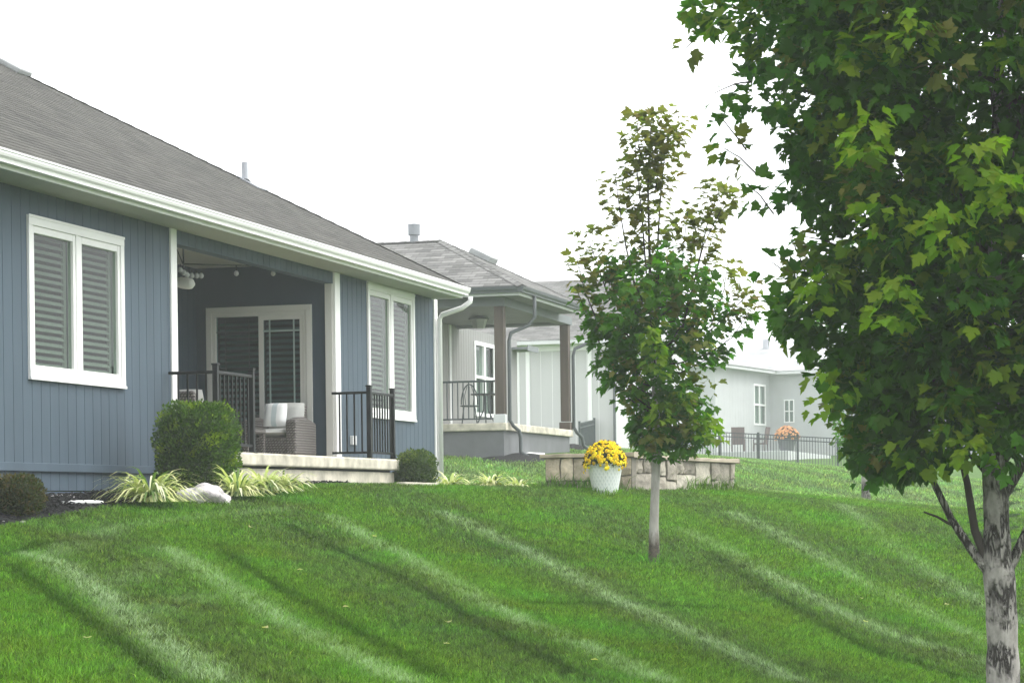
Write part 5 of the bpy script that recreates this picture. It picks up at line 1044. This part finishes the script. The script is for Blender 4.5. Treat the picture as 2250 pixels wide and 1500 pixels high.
# ------------------------------------------------------------------ flower pots
def mum(c, rp, hp, rf, hf, label, petal, nb, pot_mat='glazed_pot', fl=.03):
    c = np.array(c); T_ = thing('potted_flowers', c, label, 'flower pot', 'potted mums'); m = MB(); m.lathe(c, [(rp*.62, 0), (rp*.66, .01), (rp*.80, hp*.45), (rp*.93, hp*.85), (rp*.95, hp*.9), (rp*1.0, hp*.905), (rp*1.01, hp), (rp*.93, hp), (rp*.9, hp*.9)], 40, uv=True); pot = build('pot', m, pot_mat, T_, smooth=False)
    n = 2600; v = np.arcsin(RNG.uniform(.0, 1, n)); u = RNG.uniform(0, 6.283, n); d = np.c_[np.cos(u)*np.cos(v), np.sin(u)*np.cos(v), np.sin(v)]; top = c+np.array((0, 0, hp-.03)); S_ = np.array((rf, rf, hf)); P_ = top+d*S_*RNG.uniform(.6, .97, n)[:, None]; dr = unit(d+RNG.normal(size=(n, 3))*.7); s = unit(np.cross(dr, RNG.normal(size=(n, 3)))); L = RNG.uniform(.03, .05, n)[:, None]
    V = np.stack([P_, P_+dr*L*.5+s*L*.3, P_+dr*L, P_+dr*L*.5-s*L*.3], 1).reshape(-1, 3); build_np('foliage', V, np.arange(4*n).reshape(-1, 4), 'shrub_leaf', T_, C=np.repeat(np.array((.03, .05, .014))[None]*RNG.uniform(.6, 1.3, n)[:, None], 4, 0))
    m = MB(); m.lathe(top, [(rf*.8*math.cos(a), hf*.85*math.sin(a)) for a in np.linspace(0, 1.5, 8)], 20); mm_ = m; mm_.c = [(.02, .03, .01)]*len(m.v); build('inner_foliage', mm_, 'shrub_leaf', T_)
    m = MB(); g = 0
    for k in range(nb):
        z = (k+.5)/nb; a = k*2.39996; st = math.sqrt(max(0, 1-z*z)); d = np.array((st*math.cos(a), st*math.sin(a), z))
        if mnoise.noise(tuple(d*5+c)) < -.28: continue
        d = unit(d+RNG.normal(size=3)*.12); p = top+d*S_*RNG.uniform(.96, 1.05); e1 = unit(np.cross(d, (0.3, .2, 1))); e2 = np.cross(d, e1); r = fl*RNG.uniform(.75, 1.2); col = np.array(petal[k % len(petal)])*RNG.uniform(.8, 1.15); np_ = 10
        vs = [p+d*.010]+[p+(e1*math.cos(q*math.pi/np_)+e2*math.sin(q*math.pi/np_))*(r if q % 2 == 0 else r*.72)-d*(.004 if q % 2 else .008) for q in range(2*np_)]; m.add(vs, [(0, 1+q, 1+(q+1) % (2*np_)) for q in range(2*np_)], col=tuple(np.clip(col, 0, 1)))
        m.add([p+d*.014]+[p+(e1*math.cos(q)+e2*math.sin(q))*r*.3+d*.011 for q in np.linspace(0, 5.2, 6)], [(0, 1+q, 1+(q+1) % 6) for q in range(6)], col=tuple(np.clip(col*np.array((.85, .62, .5)), 0, 1)))
    build('blooms', m, 'petal', T_)
pp = atd(1330, 1074, 30.6); pg = gz1(pp[0], pp[1]); zrim = atd(1330, 1018, 30.6)[2]
mum((pp[0], pp[1], pg-.01), .245, zrim-pg+.01, .285, atd(1327, 967, 30.6)[2]-zrim+.02, 'white lattice-patterned pot of bright yellow mums in front of the stone wall', [(.90, .66, .01), (.95, .76, .02), (.88, .58, .01)], 520, fl=.028)
fp_ = far_pt(1729, 994, 99); mum(fp_, .42, .62, .56, .56, 'dark planter of faded orange mums by the fogged patio', [(.62, .28, .13), (.70, .36, .18)], 200, 'grey_gutter', .065)

# ------------------------------------------------------------------ lawn
def polyline_dist(X, Y, line):
    P_ = np.array([p[:2] for p in line]); best = np.full(len(X), 1e9)
    for a, b in zip(P_[:-1], P_[1:]):
        d = b-a; t = np.clip(((X-a[0])*d[0]+(Y-a[1])*d[1])/(d@d), 0, 1); best = np.minimum(best, np.hypot(X-a[0]-t*d[0], Y-a[1]-t*d[1]))
    return best
LIGHT = [[(60,1222),(130,1245),(200,1295),(300,1375),(420,1460),(470,1500)], [(370,1210),(440,1252),(530,1310),(620,1370),(760,1440),(880,1500)], [(735,1140),(800,1180),(900,1230),(1020,1300),(1150,1370),(1300,1430),(1450,1500)],
         [(975,1130),(1050,1165),(1150,1210),(1260,1270),(1330,1310),(1450,1365),(1600,1430),(1740,1500)], [(1500,1165),(1600,1212),(1700,1270),(1830,1340),(1960,1400),(2160,1455),(2240,1490)], [(1610,1130),(1700,1170),(1800,1225),(1900,1285),(2050,1360),(2230,1440)], [(1850,1112),(1900,1150),(1960,1200),(2080,1280),(2240,1370)], [(100,1225),(250,1165),(420,1140),(640,1120)], [(230,1290),(330,1255),(430,1235)],[(300,1360),(400,1330),(480,1315)]]
DARK = [[(20,1245),(110,1312),(220,1390),(330,1470),(375,1500)], [(480,1200),(560,1262),(680,1332),(800,1402),(960,1490)], [(640,1160),(760,1222),(880,1272),(1000,1342),(1100,1402),(1290,1500)], [(1130,1165),(1250,1190),(1400,1222)], [(1180,1330),(1400,1330),(1600,1340)],[(1880,1415),(2100,1490)], [(1560,1215),(1680,1300),(1800,1370),(1950,1450)], [(0,1225),(90,1200),(240,1185)]]
LAMP = [1, .95, 1, .9, .75, .75, .6, .4, .4, .3]; LW = [[hit(*p) for p in l] for l in LIGHT]; DW = [[hit(*p) for p in l] for l in DARK]
def lawn(d0, d1, dens, hgt, wid, seed):
    rg = np.random.default_rng(seed); hw_ = .245*d1+1.2; n = int((d1-d0)*(2*hw_)*dens); d = rg.uniform(d0, d1, n); r = rg.uniform(-hw_, hw_, n); keep = np.abs(r) < .235*d+1.0; d, r = d[keep], r[keep]
    X = _f[0]*d+_r[0]*r; Y = _f[1]*d+_r[1]*r
    k = (Y < bed_edge(X)+.02*rg.normal(size=len(X))) | (X > HX1+.2)
    k &= ~((X > SX0) & (X < HX1+.1) & (Y > YS+.06)); k &= ~((X > NX-.1) & (Y > NY-.5) & (X < NXR)) & ~((X > wxl) & (Y > WY-.2)) & ~((X > TX) & (Y > TYf))
    X, Y, d = X[k], Y[k], d[k]; n = len(X); Z = gz(X, Y)
    li = np.zeros(n); dk = np.zeros(n)
    nz = np.array([mnoise.noise((a*1.1, b*1.1, 0))+.5*mnoise.noise((a*3.3, b*3.3, 4)) for a, b in zip(X, Y)]) if n < 2000000 else np.zeros(n)
    cl = np.array([mnoise.noise((a*9, b*9, 2))+.6*mnoise.noise((a*21, b*21, 5)) for a, b in zip(X, Y)])
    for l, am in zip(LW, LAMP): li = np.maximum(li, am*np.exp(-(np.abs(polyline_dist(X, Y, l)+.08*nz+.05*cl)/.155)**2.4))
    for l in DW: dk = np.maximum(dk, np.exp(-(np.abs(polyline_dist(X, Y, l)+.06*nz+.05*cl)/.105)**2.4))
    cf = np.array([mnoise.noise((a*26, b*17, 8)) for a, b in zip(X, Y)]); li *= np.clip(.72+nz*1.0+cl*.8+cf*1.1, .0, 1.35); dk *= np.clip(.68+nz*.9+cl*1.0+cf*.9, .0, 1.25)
    # broad alternate mowing passes: leaned to and fro, their sheen and shade also tinted in
    pa = np.array(LW[2][0][:2]); pb = np.array(LW[2][-1][:2]); dirp = (pb-pa)/np.linalg.norm(pb-pa); nrm = np.array((-dirp[1], dirp[0])); s = (X-pa[0])*nrm[0]+(Y-pa[1])*nrm[1]; band = np.clip(1.8*np.sin((s+.10*nz)*2*math.pi/2.15+.5), -1, 1)
    az = rg.uniform(0, 2*math.pi, n); lean = rg.uniform(.15, 1.0, n); H_ = hgt*rg.uniform(.55, 1.15, n)*(1-.22*dk+.12*li+.45*np.clip(cl, -.6, .8))
    for q, rad in UNCUT: H_ *= 1+1.1*np.exp(-((np.hypot(X-q[0], Y-q[1])-rad)/.10)**2)
    lx = lean*np.cos(az)+band*.35*dirp[0]+li*.55*_f[0]-dk*.5*_f[0]; ly = lean*np.sin(az)+band*.35*dirp[1]+li*.55*_f[1]-dk*.5*_f[1]
    fa = rg.uniform(0, math.pi, n); W_ = wid*rg.uniform(.7, 1.3, n); wx, wy = np.cos(fa)*W_, np.sin(fa)*W_
    B = np.c_[X, Y, Z-.004]; S_ = np.c_[wx, wy, np.zeros(n)]; M_ = B+np.c_[lx*.28, ly*.28, np.full(n, .62)]*H_[:, None]; Tp = B+np.c_[lx*.95, ly*.95, np.full(n, .9)]*H_[:, None]
    V = np.stack([B-S_, B+S_, M_+S_*.8, M_-S_*.8, Tp], 1).reshape(-1, 3); o = np.arange(n)[:, None]*5
    F = np.concatenate([o+np.array([[0, 1, 2]]), o+np.array([[0, 2, 3]]), o+np.array([[3, 2, 4]])])
    g = np.array((.086, .172, .019) if d0 < 34 else (.15, .24, .075)); c = g[None]*rg.uniform(.45, 1.55, n)[:, None]; c *= (1+.22*np.clip(nz, -1, 1)+.24*band+.65*np.clip(cl, -.8, .8)+.45*cf)[:, None]; c[:, 0] *= 1-.25*np.clip(nz, -1, 1)  # far blades paled: the fog's whitening is put into their colour
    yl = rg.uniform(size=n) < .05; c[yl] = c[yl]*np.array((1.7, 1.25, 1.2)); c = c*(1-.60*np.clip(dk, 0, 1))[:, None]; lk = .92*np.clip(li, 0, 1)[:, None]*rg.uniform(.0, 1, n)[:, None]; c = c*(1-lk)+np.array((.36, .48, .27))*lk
    return V, F, np.repeat(c, 5, 0)
UNCUT = [(bpy.data.objects['maple_tree'].location, .16), (bpy.data.objects['maple_tree.001'].location, .09), (bpy.data.objects['maple_tree.002'].location, .12), (bpy.data.objects['potted_flowers'].location, .18)]+[(np.array(wl[:2])+(np.array(wc[:2])-np.array(wl[:2]))*t, .06) for t in np.linspace(0, 1, 9)]+[(np.array(legB[1])+(np.array(legB[2])-np.array(legB[1]))*t, .06) for t in np.linspace(0, 1, 9)]
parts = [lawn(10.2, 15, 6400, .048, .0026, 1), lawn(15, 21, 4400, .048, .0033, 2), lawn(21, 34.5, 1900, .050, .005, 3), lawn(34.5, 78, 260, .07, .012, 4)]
off = 0; VV, FF, CC = [], [], []
for V, F, C in parts: VV.append(V); FF.append(F+off); CC.append(C); off += len(V)
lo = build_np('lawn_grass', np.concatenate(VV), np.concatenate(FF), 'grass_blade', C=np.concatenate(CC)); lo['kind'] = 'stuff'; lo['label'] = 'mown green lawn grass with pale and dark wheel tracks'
# fallen leaves
pl = [(550, 1171), (664, 1266), (1893, 1327), (1300, 1468), (985, 1385), (765, 1350), (1900, 1380), (2078, 1340), (586, 1400), (985, 1432), (820, 1190), (188, 1423)]
for k, (x, y) in enumerate(pl):
    p = hit(x, y)+np.array((0, 0, .055)); V, F, C = maple_leaves(p[None], np.array([[math.cos(k*1.7), math.sin(k*1.7), .1]]), np.array([[.1, -.2, 1.]]), np.array([.048]), np.array([(.46, .42, .20)])); tag(build_np('fallen_leaf', V, F, 'maple_leaf', loc=p, C=C), 'tiny yellowed maple leaf lying on the mown grass', 'leaf', 'yellowed leaves fallen on the lawn')

# ------------------------------------------------------------------ haze
hm = bpy.data.materials.new('haze'); hm.use_nodes = True; hn = hm.node_tree; hn.nodes.clear(); ho = hn.nodes.new('ShaderNodeOutputMaterial'); pv_ = hn.nodes.new('ShaderNodeVolumePrincipled')
pv_.inputs['Color'].default_value = (.93, .95, .96, 1); pv_.inputs['Density'].default_value = HAZE_DENSITY; pv_.inputs['Anisotropy'].default_value = 0.0; hn.links.new(pv_.outputs[0], ho.inputs['Volume'])
MATS['haze'] = hm; m = MB(); m.box((-60, -125, -4.3), (210, 145, 9.5)); hz = build('haze', m, 'haze'); hz['kind'] = 'stuff'
